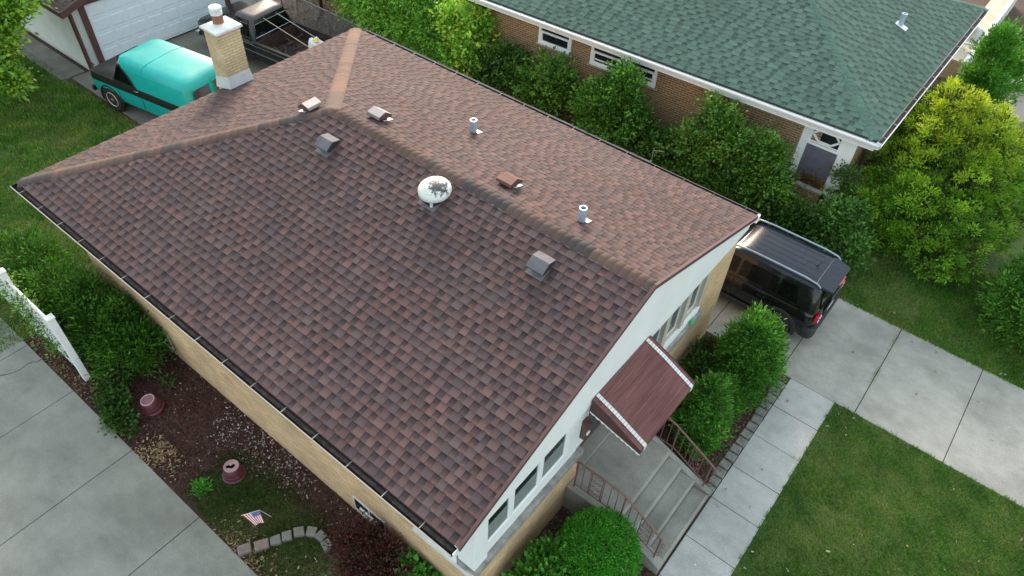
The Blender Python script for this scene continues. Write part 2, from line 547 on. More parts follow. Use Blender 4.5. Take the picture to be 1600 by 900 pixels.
# ------------------------------------------------------------------ shingles
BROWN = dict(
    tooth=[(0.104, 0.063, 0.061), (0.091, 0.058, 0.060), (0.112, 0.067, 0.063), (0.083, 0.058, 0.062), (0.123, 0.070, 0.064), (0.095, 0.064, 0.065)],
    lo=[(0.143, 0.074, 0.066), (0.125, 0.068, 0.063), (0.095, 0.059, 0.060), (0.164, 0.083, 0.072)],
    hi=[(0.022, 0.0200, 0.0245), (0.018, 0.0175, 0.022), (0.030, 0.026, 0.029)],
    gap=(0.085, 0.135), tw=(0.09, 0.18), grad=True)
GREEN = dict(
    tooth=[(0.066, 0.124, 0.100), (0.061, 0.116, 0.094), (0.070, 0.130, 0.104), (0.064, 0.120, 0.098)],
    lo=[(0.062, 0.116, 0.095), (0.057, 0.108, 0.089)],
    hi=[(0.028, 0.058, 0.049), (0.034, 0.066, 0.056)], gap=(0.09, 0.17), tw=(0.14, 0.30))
GREY = dict(tooth=[(0.085, 0.075, 0.075), (0.070, 0.063, 0.065)], lo=[(0.09, 0.08, 0.075)], hi=[(0.035, 0.032, 0.034)])

def shingles(name, O, e, s, n, vmax, ul, ur, parent, m, pal, expo=0.146, wmin=0.10, wmax=0.26, thick=0.011, seed=1):
    """courses laid from the eave upwards on the plane O + e*u + s*v"""
    R = random.Random(seed)
    O, e, s, n = (Vector(x) for x in (O, e, s, n))
    vs = []; fs = []; cs = []
    def P(u, v, h): return O+e*u+s*v+n*h
    def q(p, col4):
        b = len(vs); vs.extend(p); fs.append((b, b+1, b+2, b+3)); cs.append(col4)
    k = 0
    while k*expo < vmax-0.02:
        v0 = k*expo; v1 = min((k+1)*expo+0.012, vmax)
        a, b = ul(v0), ur(v0)
        u = a-R.random()*0.2
        tooth = R.random() < 0.5
        while u < b:
            wd = R.uniform(wmin, wmax) if 'gap' not in pal else R.uniform(*(pal['tw'] if tooth else pal['gap']))
            u0, u1 = max(u, a), min(u+wd, b)
            u += wd
            if u1-u0 < 0.004:
                tooth = not tooth; continue
            l1, r1 = ul(v1), ur(v1)
            t0, t1 = min(max(u0, l1), r1), min(max(u1, l1), r1)
            h0 = thick if tooth else thick*0.45
            h1 = 0.0015 if not tooth else thick*0.5
            f = R.uniform(0.86, 1.14)
            vm = v0+(v1-v0)*0.42
            hm = h0+(h1-h0)*0.42
            lm_, rm_ = ul(vm), ur(vm)
            m0, m1 = min(max(u0, lm_), rm_), min(max(u1, lm_), rm_)
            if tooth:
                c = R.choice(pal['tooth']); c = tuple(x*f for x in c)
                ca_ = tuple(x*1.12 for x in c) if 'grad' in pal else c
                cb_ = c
                ct_ = tuple(x*0.58 for x in c) if 'grad' in pal else c  # shadow of the course above, painted into the colour of each tooth's top
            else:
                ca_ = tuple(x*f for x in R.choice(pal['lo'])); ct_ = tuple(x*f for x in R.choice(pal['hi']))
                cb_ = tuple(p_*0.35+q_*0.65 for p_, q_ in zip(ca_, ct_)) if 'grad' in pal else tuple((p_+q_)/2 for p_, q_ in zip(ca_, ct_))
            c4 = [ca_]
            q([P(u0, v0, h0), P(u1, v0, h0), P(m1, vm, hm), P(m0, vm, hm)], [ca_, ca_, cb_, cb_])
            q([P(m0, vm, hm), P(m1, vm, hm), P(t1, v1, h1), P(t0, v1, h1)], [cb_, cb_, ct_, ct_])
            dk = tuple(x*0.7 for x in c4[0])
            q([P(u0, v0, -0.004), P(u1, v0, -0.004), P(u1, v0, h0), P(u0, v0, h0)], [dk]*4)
            if tooth:
                q([P(u0, v0, 0), P(u0, v0, h0), P(t0, v1, h1), P(t0, v1, 0)], [dk]*4)
                q([P(u1, v0, h0), P(u1, v0, 0), P(t1, v1, 0), P(t1, v1, h1)], [dk]*4)
            tooth = not tooth
        k += 1
    return np_mesh(name, np.array([tuple(p) for p in vs]), np.array(fs), np.array(cs), m, parent)

def ridge_caps(A, B, nl, nr, halfw, parent, m, cols, piece=0.29, expo=0.145, lift=0.013, seed=3, mb=None, name='ridge_cap'):
    """folded cap pieces from A (laid first, lowest) to B; nl, nr are in-plane directions away from the ridge"""
    R = random.Random(seed)
    A, B, nl, nr = (Vector(x) for x in (A, B, nl, nr))
    d = (B-A); L = d.length; d.normalize()
    up = Vector((0, 0, 1))
    vs = []; fs = []; cs = []
    t = 0; col = R.choice(cols)
    i = 0
    while t < L-0.03:
        if R.random() < 0.45: col = R.choice(cols)
        f = R.uniform(0.93, 1.07)
        c = tuple(x*f for x in col)
        t1 = min(t+piece*0.62, L)
        h0, h1 = lift+0.002, lift-0.001
        b = len(vs)
        # rounded fold: 5 points across
        def row(tt, h):
            p = A+d*tt
            out = []
            for q, (k, drop) in enumerate(((1.0, 0.004), (0.5, 0.0), (0.12, -0.002))):
                out.append(p+nl*halfw*k+up*(h-drop))
            out.append(p+up*(h-0.003)+Vector((0, 0, 0)))
            for q, (k, drop) in enumerate(((0.12, -0.002), (0.5, 0.0), (1.0, 0.004))):
                out.append(p+nr*halfw*k+up*(h-drop))
            return out
        r0, r1 = row(t, h0), row(t1, h1)
        low = [p-up*0.004 for p in r0]
        edge_l = [r0[0]-up*0.04, r1[0]-up*0.03]; edge_r = [r0[-1]-up*0.03, r1[-1]-up*0.03]
        vs += r0+r1+low+edge_l+edge_r
        n = 7
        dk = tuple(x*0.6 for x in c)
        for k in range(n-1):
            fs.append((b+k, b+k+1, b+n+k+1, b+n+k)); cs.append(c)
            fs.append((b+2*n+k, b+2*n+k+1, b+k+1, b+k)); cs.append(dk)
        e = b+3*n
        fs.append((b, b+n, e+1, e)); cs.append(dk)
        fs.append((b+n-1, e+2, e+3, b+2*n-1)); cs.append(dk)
        t += expo; i += 1
    return np_mesh(name, np.array([tuple(p) for p in vs]), np.array(fs), np.array(cs), m, parent)

# ------------------------------------------------------------------ foliage
def rand_dirs(n):
    d = RNG.normal(size=(n, 3)); return d/np.linalg.norm(d, axis=1)[:, None]

def leaves(name, lobes, n, size, cols, parent, shape='leaf', shell=0.22, per=22, spread=0.11, up=0.35, out=0.8, top_col=None, zmin=0.03, ragged=0.12, jit=0.25, tuft=0.45, gain=1.9, shoots=0, shoot_len=0.4):
    """thousands of single leaves gathered into small sprays over the lobes of a crown"""
    lob = np.array(lobes, float)
    wts = (lob[:, 3]*lob[:, 4]+lob[:, 4]*lob[:, 5]+lob[:, 3]*lob[:, 5]); wts /= wts.sum()
    K = max(8, n//per)
    li = RNG.choice(len(lob), K, p=wts)
    d = rand_dirs(K); d[:, 2] = np.where(d[:, 2] < -0.55, -d[:, 2], d[:, 2])
    rad = 1-np.abs(RNG.normal(0, shell, K)); rad = np.clip(rad, 0.15, 1)
    rad = rad*(1+RNG.normal(0, ragged, K))
    cc = lob[li, :3]+d*lob[li, 3:6]*rad[:, None]
    nrm = d/lob[li, 3:6]; nrm /= np.linalg.norm(nrm, axis=1)[:, None]
    # each leaf
    ci = RNG.integers(0, K, n)
    pos = cc[ci]+RNG.normal(0, spread, (n, 3))*np.array([1, 1, 0.8])
    ok = pos[:, 2] > zmin
    ci = ci[ok]; pos = pos[ok]; n = len(pos)
    dirv = nrm[ci]*out+RNG.normal(0, 0.45, (n, 3))+np.array([0, 0, up])+(pos-cc[ci])/spread*tuft
    dirv /= np.linalg.norm(dirv, axis=1)[:, None]
    side = np.cross(dirv, RNG.normal(size=(n, 3))); side /= np.linalg.norm(side, axis=1)[:, None]+1e-9
    # leaf blades face outwards/upwards more than not
    face = nrm[ci]*0.9+np.array([0, 0, 0.7])+RNG.normal(0, 0.5, (n, 3))
    s2 = np.cross(dirv, face); ln = np.linalg.norm(s2, axis=1)[:, None]
    side = np.where(ln > 0.15, s2/(ln+1e-9), side)
    nor = np.cross(side, dirv)
    ln = size*RNG.uniform(0.65, 1.35, n)[:, None]
    wd = ln*{'leaf': 0.30, 'spray': 0.17, 'round': 0.42, 'needle': 0.10}[shape]
    fold = nor*wd*0.35
    a = pos; t = pos+dirv*ln
    mid = pos+dirv*ln*0.45
    l = mid-side*wd+fold; r = mid+side*wd+fold
    verts = np.stack([a, r, t, l], 1).reshape(-1, 3)
    faces = np.arange(n*4).reshape(n, 4)
    if shoots:
        m_ = shoots*11
        sl_ = RNG.choice(len(lob), shoots, p=wts)
        sd = rand_dirs(shoots); sd[:, 2] = np.abs(sd[:, 2])*1.2+0.15; sd /= np.linalg.norm(sd, axis=1)[:, None]
        s0 = lob[sl_, :3]+sd*lob[sl_, 3:6]*0.88
        sv_ = sd*0.7+RNG.normal(0, 0.28, (shoots, 3))+np.array([0, 0, 0.55]); sv_ /= np.linalg.norm(sv_, axis=1)[:, None]
        slen_ = RNG.uniform(0.5, 1.3, (shoots, 1))*shoot_len
        ii = np.repeat(np.arange(shoots), 11)
        tt_ = RNG.uniform(0, 1, (m_, 1))
        p2 = s0[ii]+sv_[ii]*slen_[ii]*tt_+RNG.normal(0, size*0.22, (m_, 3))-np.array([0, 0, 0.10])*(tt_*slen_[ii])**2*3
        d2 = sv_[ii]*0.6+RNG.normal(0, 0.6, (m_, 3)); d2 /= np.linalg.norm(d2, axis=1)[:, None]
        k2 = np.cross(d2, sd[ii]+np.array([0, 0, 0.6])+RNG.normal(0, 0.3, (m_, 3))); k2 /= np.linalg.norm(k2, axis=1)[:, None]+1e-9
        n2 = np.cross(k2, d2); l2 = size*RNG.uniform(0.6, 1.2, (m_, 1)); w2 = l2*{'leaf': 0.30, 'spray': 0.17, 'round': 0.42, 'needle': 0.10}[shape]
        mid2 = p2+d2*l2*0.45
        v2 = np.stack([p2, mid2-k2*w2+n2*w2*0.35, p2+d2*l2, mid2+k2*w2+n2*w2*0.35], 1).reshape(-1, 3)
        verts = np.vstack([verts, v2]); pos = np.vstack([pos, p2])
        faces = np.arange(len(verts)).reshape(-1, 4)
        ci = np.concatenate([ci, (ii*7) % K]); n = n+m_
    cols = np.array(cols, float)
    cb = cols[RNG.integers(0, len(cols), K)]*RNG.uniform(1-jit, 1+jit, (K, 1))
    c = cb[ci]*RNG.uniform(0.75, 1.25, (n, 1))
    c *= 1+RNG.normal(0, 0.07, (n, 3))
    if top_col is not None:
        z0, z1 = lob[:, 2].mean(), (lob[:, 2]+lob[:, 5]).max()
        tt = np.clip((pos[:, 2]-z0)/(z1-z0)*1.15, 0, 1)[:, None]**1.5
        tt = tt*np.clip(RNG.normal(0.75, 0.3, (K, 1)), 0, 1)[ci]
        c = c*(1-tt)+np.array(top_col)*RNG.uniform(0.7, 1.25, (n, 1))*tt
    c = np.clip(c*np.array([gain, gain*1.08, gain*0.6]), 0.004, 0.9)
    return np_mesh(name, verts, faces, c, 'leaf', parent)

def twigs(name, base, lobes, r0, parent, n=7, fork=4):
    mb = MB()
    R = random.Random(sum(ord(ch) for ch in name)+int(base[0]*100))
    for i in range(n):
        l = R.choice(lobes)
        e = Vector((l[0]+R.uniform(-.6, .6)*l[3], l[1]+R.uniform(-.6, .6)*l[4], l[2]+R.uniform(-.2, .6)*l[5]))
        b = Vector(base)+Vector((R.uniform(-r0*2, r0*2), R.uniform(-r0*2, r0*2), 0))
        mid = b.lerp(e, 0.5)+Vector((R.uniform(-.12, .12), R.uniform(-.12, .12), 0.08))
        mb.tube([b, mid, e], [r0, r0*0.6, r0*0.2], 6)
        for k in range(fork):
            s = mid.lerp(e, R.random())
            t = s+Vector((R.uniform(-.4, .4), R.uniform(-.4, .4), R.uniform(0, .35)))
            mb.tube([s, t], [r0*0.35, r0*0.1], 4)
    return mb.build(name, 'bark', parent, smooth=60)

def shrub(name, label, cat, base, lobes, n, size, cols, group=None, stem_r=0.02, stems=7, trunk='stem', crown='foliage', **kw):
    t = thing(name, label, cat, (base[0], base[1], base[2] if len(base) > 2 else 0), group=group)
    leaves(crown, lobes, n, size, cols, t, **kw)
    if stems: twigs(trunk, (base[0], base[1], base[2] if len(base) > 2 else 0), lobes, stem_r, t, stems)
    return t

# ================================================================== SETTING
def sheet(name, x0, x1, y0, y1, z, m):
    return struct(MB().quad((x0, y0, z), (x1, y0, z), (x1, y1, z), (x0, y1, z)).build(name, m))
sheet('ground', -300, 300, -300, 300, -0.06, 'soil')
sheet('front_lawn', 15.03, 40, -12, 8.83, -0.012, 'turf')
sheet('side_lawn', 12.6, 40, 12.02, 27, -0.012, 'turf')
sheet('back_lawn', -40, 0.3, -14, 4.75, -0.016, 'turf')
vb_ = [(6.35, -1.25), (6.9, -1.42), (7.6, -1.46), (8.3, -1.3), (8.9, -1.45), (9.6, -1.4), (9.7, -0.6), (9.1, -0.25), (8.5, -0.12), (7.8, -0.18), (7.2, -0.30), (6.6, -0.45), (6.3, -0.8)]
struct(MB().add([(x, y, -0.03) for x, y in vb_], [tuple(range(len(vb_)))]).build('verge', 'turf'))

def slabs(name, xs, ys, m, gap=0.010, z=0.0, bevel=0.006):
    mb = MB()
    for i in range(len(xs)-1):
        for j in range(len(ys)-1):
            mb.box(xs[i]+gap/2, xs[i+1]-gap/2, ys[j]+gap/2, ys[j+1]-gap/2, z-0.12, z+random.uniform(-0.004, 0.004))
    o = struct(mb.build(name, m, bevel=bevel))
    return o
slabs('driveway', [2.7, 4.5, 6.3, 8.15, 10.0, 11.85, 13.72, 15.46, 17.33, 19.2, 21.1, 23, 25], [8.84, 12.03], 'concrete', 0.016)
slabs('walkway', [14.0, 15.03], [-3, -1, 0.1, 1.1, 2.1, 3.07, 4.04, 5.055, 5.965, 6.93, 7.89, 8.84], 'walk', 0.014)
slabs('side_driveway', [-4.2, -1.9, 0.5, 2.42, 4.63, 6.84, 9.05, 11.3, 13.5], [-9.4, -5.6, -1.5], 'patio', 0.016)
slabs('parking_pad', [-9.4, -6.6, -3.6, -0.4, 2.7], [4.9, 8.5, 12.05], 'padconc', 0.016, z=-0.004)
slabs('garage_path', [-16, -14.4, -12.8, -11.2, -9.5], [4.6, 5.42], 'padconc', 0.014)
slabs('neighbour_path', [14.45, 17, 20, 24], [24.2, 26.2], 'pave', 0.014)
slabs('street', [20, 60], [-60, 60], 'pave', 0.0, z=-0.03)
struct(MB().box(13.6, 20, 26.5, 26.7, -0.1, 0.16).build('white_kerb', 'white_dirty'))

struct(MB().quad((11.9, -1, -0.02), (13.995, -1, -0.02), (13.995, 8.83, -0.02), (11.9, 8.83, -0.02)).build('planting_bed', 'soil'))
def blades(name, region, n, h, wd, cols, z=-0.01, lean=0.5, dens=None):
    x0, x1, y0, y1 = region
    p = np.stack([RNG.uniform(x0, x1, n), RNG.uniform(y0, y1, n)], 1)
    if dens is not None:
        keep = RNG.uniform(0, 1, n) < dens(p[:, 0], p[:, 1]); p = p[keep]; n = len(p)
    # patchiness
    ph = RNG.uniform(0, 6.28, 14); k = RNG.uniform(-3.0, 3.0, (14, 2))*np.repeat([1, 3.5], 7)[:, None]
    pat = np.sin(p@k.T+ph).mean(1)*1.35
    ang = RNG.uniform(0, 2*PI, n); a = np.stack([np.cos(ang), np.sin(ang)], 1)
    hh = h*RNG.uniform(0.45, 1.25, n)*(1+0.35*pat)
    tip = p+a*(hh*RNG.uniform(0.1, 1.0, n)*lean)[:, None]
    side = np.stack([-a[:, 1], a[:, 0]], 1)*(wd*RNG.uniform(0.7, 1.3, n))[:, None]
    zz = np.full((n, 1), z)
    v = np.stack([np.hstack([p-side, zz]), np.hstack([p+side, zz]), np.hstack([tip, zz+hh[:, None]])], 1).reshape(-1, 3)
    f = np.arange(n*3).reshape(n, 3)
    cols = np.array(cols, float)
    w_ = np.clip(0.5+0.9*pat+RNG.normal(0, 0.3, n), 0, 0.999)
    c = cols[(w_*len(cols)).astype(int)]*RNG.uniform(0.7, 1.3, (n, 1))
    o = np_mesh(name, v, f, c, 'grass')
    return o
G1 = [(0.23, 0.29, 0.060), (0.135, 0.285, 0.028), (0.095, 0.250, 0.020), (0.072, 0.212, 0.017), (0.054, 0.170, 0.015)]
def edge_noise(x, a=1.0): return 0.05*np.sin(x*9.0*a)+0.04*np.sin(x*23*a+1)
def grass(name, label, *a, **k):
    o = blades(name, *a, **k); tag(o, label, 'grass', kind='stuff'); return o
grass('front_grass', 'mown green front lawn beside the concrete walk', (14.99, 21.0, 1.6, 8.87), 150000, 0.055, 0.0065, G1,
      dens=lambda x, y: np.where((x < 15.05+edge_noise(y)*0.6) | (y > 8.83+edge_noise(x)*0.6), 0.35, 1.0))
grass('side_grass', 'shaded grass strip between the driveway and the golden bush', (13.3, 20.5, 11.97, 15.6), 60000, 0.07, 0.009, G1,
      dens=lambda x, y: np.where(y < 12.05+edge_noise(x), 0.4, 1.0)*np.where((x > 13.6) & (x < 15.6) & (y > 12.5), 0.5, 1))
grass('back_grass', 'long green back lawn behind the brown roofed house', (-15.5, 0.3, -7.5, 4.8), 150000, 0.10, 0.013, G1,
      dens=lambda x, y: np.where((y > 4.55+edge_noise(x)) & (x < -9), 0.2, 1.0))
grass('bed_grass', 'small patch of thin grass around the flag', (6.0, 9.6, -1.45, 0.15), 34000, 0.06, 0.006,
      [(0.19, 0.18, 0.085), (0.10, 0.145, 0.035), (0.065, 0.12, 0.024), (0.05, 0.10, 0.018)], z=-0.028,
      dens=lambda x, y: np.clip(1.1-np.abs((x-7.7)/1.7)**3-np.clip((y+0.25)/0.35, 0, 1), 0, 1)*np.where((x > 8.2) & (x < 10), 1, 1))

grass('joint_weeds', 'weeds growing in the driveway joint behind the SUV', (15.40, 15.52, 9.6, 12.0), 2600, 0.05, 0.006, G1, z=-0.03,
      dens=lambda x, y: np.clip(0.25+0.9*np.sin(y*5+1), 0.05, 1))
grass('edge_tufts', 'ragged grass tufts creeping over the walk and driveway edges', (14.94, 20, 1.6, 8.95), 90000, 0.07, 0.006, G1, z=0.0,
      dens=lambda x, y: np.where((((x < 15.06) & (x > 14.99)) | ((y > 8.80) & (y < 8.88))) & (np.sin(x*7.3)*np.sin(y*6.1+1)+0.6*np.sin((x+y)*17) > 0.45), 0.8, 0.0))
# mulch, chips and dry leaves
def chips(name, label, region, n, size, cols, weights, dens=None, z=-0.05, cat='mulch'):
    x0, x1, y0, y1 = region
    p = np.stack([RNG.uniform(x0, x1, n), RNG.uniform(y0, y1, n), z+RNG.uniform(0, 0.04, n)], 1)
    if dens is not None:
        p = p[RNG.uniform(0, 1, n) < dens(p[:, 0], p[:, 1])]; n = len(p)
    a = RNG.normal(size=(n, 3))*np.array([1, 1, 0.45]); a /= np.linalg.norm(a, axis=1)[:, None]
    b = np.cross(a, RNG.normal(size=(n, 3))*0.4+np.array([0, 0, 1])); b /= np.linalg.norm(b, axis=1)[:, None]
    s = size*RNG.uniform(0.5, 1.5, (n, 1)); wv = s*RNG.uniform(0.25, 0.5, (n, 1))
    v = np.stack([p-a*s/2-b*wv/2, p+a*s/2-b*wv/2, p+a*s/2+b*wv/2, p-a*s/2+b*wv/2], 1).reshape(-1, 3)
    c = np.array(cols)[RNG.choice(len(cols), n, p=np.array(weights)/sum(weights))]*RNG.uniform(0.6, 1.3, (n, 1))
    o = np_mesh(name, v, np.arange(n*4).reshape(n, 4), np.clip(c, 0, 1), 'chips')
    return tag(o, label, cat, kind='stuff')
MUL = [(0.075, 0.028, 0.026), (0.050, 0.026, 0.024), (0.115, 0.042, 0.036), (0.11, 0.075, 0.055), (0.45, 0.40, 0.38)]
chips('mulch', 'dark red wood mulch along the cream brick wall', (-0.5, 12.2, -1.45, 0.44), 46000, 0.035, MUL, (5, 5, 3, 1.6, 0.22),
      dens=lambda x, y: np.where((x > 6.2) & (x < 9.0) & (y < -0.25), 0.25, 1.0))
chips('pale_mulch', 'scattered whitish wood chips in the mulch near the wall', (5.2, 9.4, -0.5, 0.42), 1500, 0.035, [(0.42, 0.38, 0.37), (0.30, 0.24, 0.23)], (1, 1),
      dens=lambda x, y: np.clip(1-np.abs((x-6.6)/1.6)**2, 0.1, 1)*np.clip((y+0.5)/0.5, 0, 1), z=-0.03)
chips('dry_leaves', 'straw coloured dry leaves along the concrete edge', (3.9, 9.6, -1.52, -0.95), 3600, 0.05,
      [(0.34, 0.25, 0.13), (0.25, 0.18, 0.10), (0.16, 0.10, 0.06)], (3, 3, 2), z=-0.03, cat='dry leaves',
      dens=lambda x, y: np.clip(np.exp(-((x-5.1)/0.35)**2)*1.0+np.exp(-((x-8.05)/0.6)**2)*np.where(y < -1.2, 1, 0.35), 0, 1))
chips('leaf_litter', 'brown leaf litter under the arborvitae beside the walk', (11.9, 13.95, 0.0, 8.7), 16000, 0.045,
      [(0.09, 0.05, 0.038), (0.15, 0.09, 0.06), (0.05, 0.03, 0.025), (0.26, 0.20, 0.15)], (4, 3, 4, 1), cat='leaf litter', z=-0.02)
chips('fence_litter', 'dark leaf litter below the shrubs along the fence', (-9, 13.5, 12.05, 16.5), 24000, 0.07,
      [(0.05, 0.035, 0.022), (0.08, 0.055, 0.035), (0.03, 0.035, 0.015)], (3, 2, 2), cat='leaf litter')
chips('lawn_debris', 'pale leaf bits scattered on the front lawn and driveway', (13.4, 20, 2.5, 12.5), 130, 0.05, [(0.40, 0.34, 0.22), (0.30, 0.18, 0.09), (0.5, 0.48, 0.42)], (2, 2, 1), z=0.012, cat='leaf litter')
ck = MB(); R9 = random.Random(4); px_, py_ = 0.52, -3.4
while py_ < -1.5:
    nx_, ny_ = px_+R9.uniform(-0.03, 0.075), py_+R9.uniform(0.06, 0.14)
    w9 = R9.uniform(0.004, 0.010)
    ck.add([(px_-w9, py_, 0.006), (px_+w9, py_, 0.006), (nx_+w9, ny_, 0.006), (nx_-w9, ny_, 0.006)], [(0, 1, 2, 3)])
    px_, py_ = nx_, ny_
struct(ck.build('pavement_crack', 'joint'))
chips('fence_straw', 'dry straw under the white picket fence', (-2, 2.7, -1.5, -1.1), 1500, 0.05, [(0.22, 0.15, 0.09), (0.13, 0.09, 0.055)], (1, 1), cat='dry leaves')

# ================================================================== THE BROWN ROOFED HOUSE
LX, WY, HZ = 11.99, 9.20, 3.38
SL = 1.5055/4.6                    # rise per run
RX, RY, RZ = 4.553, 4.6, HZ+1.5055
HS = 1.5055/RX
house = thing('brick_house', 'cream brick bungalow under a large brown shingled hip and gable roof', 'house', (LX/2, WY/2, 0))
def houselabel(o, t): o['label'] = t; return o

XF, XB, YL, YR = 11.88, 0.45, 0.45, 8.80
wall = MB()
wall.box(XB, XF, YL, YR, -0.2, 0.72)                                  # base
wall.box(XB, XF, YL, 3.30, 0.72, 1.40)
wall.box(XB, 10.60, YL, 3.30, 1.40, 3.26)
wall.box(10.60, XF, YL+0.002, 3.298, 1.40, 1.62)
wall.box(10.60, XF-0.16, YL+0.16, 3.298, 1.62, 3.26)
wall.box(XB, XF-0.30, 3.30, 5.10, 0.72, 3.26)
wall.box(XB, XF, 5.10, YR, 0.72, 1.62)
wall.box(XB, XF-0.16, 5.10, 7.62, 1.62, 3.26)
wall.box(XB, XF, 7.62, YR, 1.62, 3.26)
wall.build('wall', 'cream_brick', house)
# front window stone ledges
for y0, y1 in ((0.40, 3.28), (5.12, 7.60)):
    MB().box(XF-0.15, XF+0.09, y0, y1, 1.63, 1.80).build('stone_sill', 'stone', house, bevel=0.008)
MB().box(10.58, XF+0.085, 0.39, 0.44, 1.405, 1.52).box(10.58, XF-0.16, 0.44, 0.61, 1.44, 1.515).build('side_sill', 'white_dirty', house, bevel=0.005)

def window(y0, y1, z0, z1, xg, panes, depth=0.06, fr=0.11, glass='glass', fins=False, blind=0.38, parent=None):
    """a window facing the street: frame, panes, blinds as children"""
    f_ = MB()
    f_.box(xg-0.02, xg+depth, y0, y1, z1-0.05, z1).box(xg-0.02, xg+depth, y0, y1, z0, z0+0.045)
    w_ = (y1-y0)/panes
    xs = []
    for i in range(panes+1):
        c = y0+i*w_
        a, b = (c, c+fr*0.5) if i == 0 else ((c-fr*0.5, c) if i == panes else (c-fr/2, c+fr/2))
        xs.append((a, b))
        f_.box(xg-0.018, xg+depth-0.003+(0.05 if fins else 0), a, b, z0+0.045, z1-0.05)
    f = f_.build('window', 'fin' if fins else 'white', parent, bevel=0.006)
    for i in range(panes):
        a, b = xs[i][1], xs[i+1][0]
        MB().box(xg-0.012, xg, a, b, z0+0.045, z1-0.05).build('pane', glass, f)
        s = MB().box(xg, xg+0.018, a, a+0.022, z0+0.045, z1-0.05).box(xg, xg+0.018, b-0.022, b, z0+0.045, z1-0.05).box(xg, xg+0.017, a+0.022, b-0.022, z0+0.045, z0+0.067)
        s.build('sash', 'white', f)
        if blind: MB().box(xg, xg+0.004, a+0.022, b-0.022, z0+0.067, z0+0.067+(z1-z0)*blind).build('blind', 'blind', f)
    return f
window(0.58, 2.80, 2.11, 3.10, XF-0.03, 3, depth=0.03, fr=0.105, blind=0.45, parent=house)
MB().box(XF-0.158, XF-0.005, 0.712, 3.158, 1.80, 2.108).build('spandrel', 'white', house, bevel=0.01)
MB().box(XF-0.34, XF-0.151, 0.405, 0.449, 1.521, 1.799).build('corner_block', 'stone', house, bevel=0.006)
# white corner post, its return, and the post by the door
MB().prism([(XF+0.035, 0.40, 1.80), (XF+0.035, 0.71, 1.80), (XF-0.16, 0.71, 1.80), (XF-0.16, 0.62, 1.80), (XF-0.30, 0.55, 1.80), (XF-0.30, 0.40, 1.80)], (0, 0, 1.38)).build('corner_post', 'white', house, bevel=0.006)
MB().box(XF-0.16, XF+0.012, 2.802, 3.158, 2.111, 3.05).box(XF-0.16, XF-0.02, 3.16, 3.42, 1.80, 3.05).build('door_post', 'white', house, bevel=0.006)
MB().box(XF-0.2, XF+0.07, 3.14, 3.34, 1.46, 1.625).build('door_pier_cap', 'pinkstone', house, bevel=0.01)
# side window at the corner
sw = MB().box(10.62, 11.56, 0.43, 0.50, 1.52, 1.60).box(10.62, 10.70, 0.43, 0.50, 1.60, 3.18).box(11.46, 11.56, 0.43, 0.50, 1.60, 3.18).box(10.70, 11.46, 0.432, 0.498, 3.08, 3.18).build('side_window', 'white', house)
MB().box(10.70, 11.46, 0.50, 0.52, 1.60, 3.08).build('pane', 'glass', sw)
# right front window with deep beige mullions
window(5.14, 7.50, 1.98, 3.08, XF-0.075, 3, fr=0.17, glass='glass_blue', fins=True, blind=0, parent=house)
MB().box(XF-0.05, XF+0.03, 5.14, 7.52, 1.80, 1.975).build('spandrel', 'white', house, bevel=0.006)
MB().box(XF-0.13, XF+0.022, 7.42, 7.53, 1.976, 3.05).build('window_jamb', 'white', house, bevel=0.005)
# gable: low white triangle over the front wall
MB().prism([(XF+0.045, 0.10, 3.06), (XF+0.045, 9.10, 3.06), (XF+0.045, 9.10, HZ+0.1*SL-0.12), (XF+0.045, RY, RZ-0.12), (XF+0.045, 0.10, HZ+0.1*SL-0.12)], (-0.06, 0, 0)).build('gable', 'white', house)
MB().box(XF-0.30, XF-0.02, 3.30, 5.10, 3.0, 3.058).build('door_soffit', 'white', house)
# front door behind a grey storm door
dr = MB().box(XF-0.295, XF-0.24, 3.60, 4.62, 0.86, 2.95).build('front_door', 'brown_trim', house)
MB().box(XF-0.24, XF-0.225, 3.70, 4.52, 1.05, 2.85).build('pane', 'glass', dr)
MB().box(XF-0.24, XF-0.18, 3.55, 3.62, 0.86, 2.98).box(XF-0.24, XF-0.18, 4.60, 4.67, 0.86, 2.98).build('door_frame', 'white', dr)
MB().box(XF-0.30, XF+0.0, 3.45, 5.08, 0.722, 0.86).build('threshold', 'step', house)
# brown mailbox with a pale oval plate on the post by the door
mbx = MB().box(XF-0.02, XF+0.10, 3.18, 3.36, 2.18, 2.52).prism([(XF-0.02, 3.17, 2.52), (XF+0.12, 3.17, 2.52), (XF-0.02, 3.17, 2.62)], (0, 0.2, 0)).build('mailbox', 'brown_trim', house, bevel=0.01)
MB().lathe([(0.0, 0.0), (0.055, 0.0), (0.055, 0.012), (0.0, 0.012)], (XF+0.10, 3.27, 2.33), 16, Matrix.Rotation(PI/2, 3, 'Y')).build('name_plate', 'white', mbx)
# basement windows in the left wall
for x0, x1 in ((8.95, 9.78), (2.30, 3.15)):
    bw = MB().box(x0, x1, YL-0.02, YL-0.001, 0.10, 0.13).box(x0, x1, YL-0.02, YL-0.001, 0.53, 0.56).box(x0, x0+0.03, YL-0.02, YL-0.001, 0.13, 0.53).box(x1-0.03, x1, YL-0.02, YL-0.001, 0.13, 0.53).box((x0+x1)/2-0.02, (x0+x1)/2+0.02, YL-0.02, YL-0.001, 0.13, 0.53).build('basement_window', 'white_dirty', house)
    MB().box(x0+0.03, x1-0.03, YL-0.012, YL-0.004, 0.13, 0.53).build('pane', 'glass', bw)
bd = MB().box(9.15, 9.62, YL-0.06, YL-0.03, 0.36, 0.40).build('window_ledge', 'white', house)
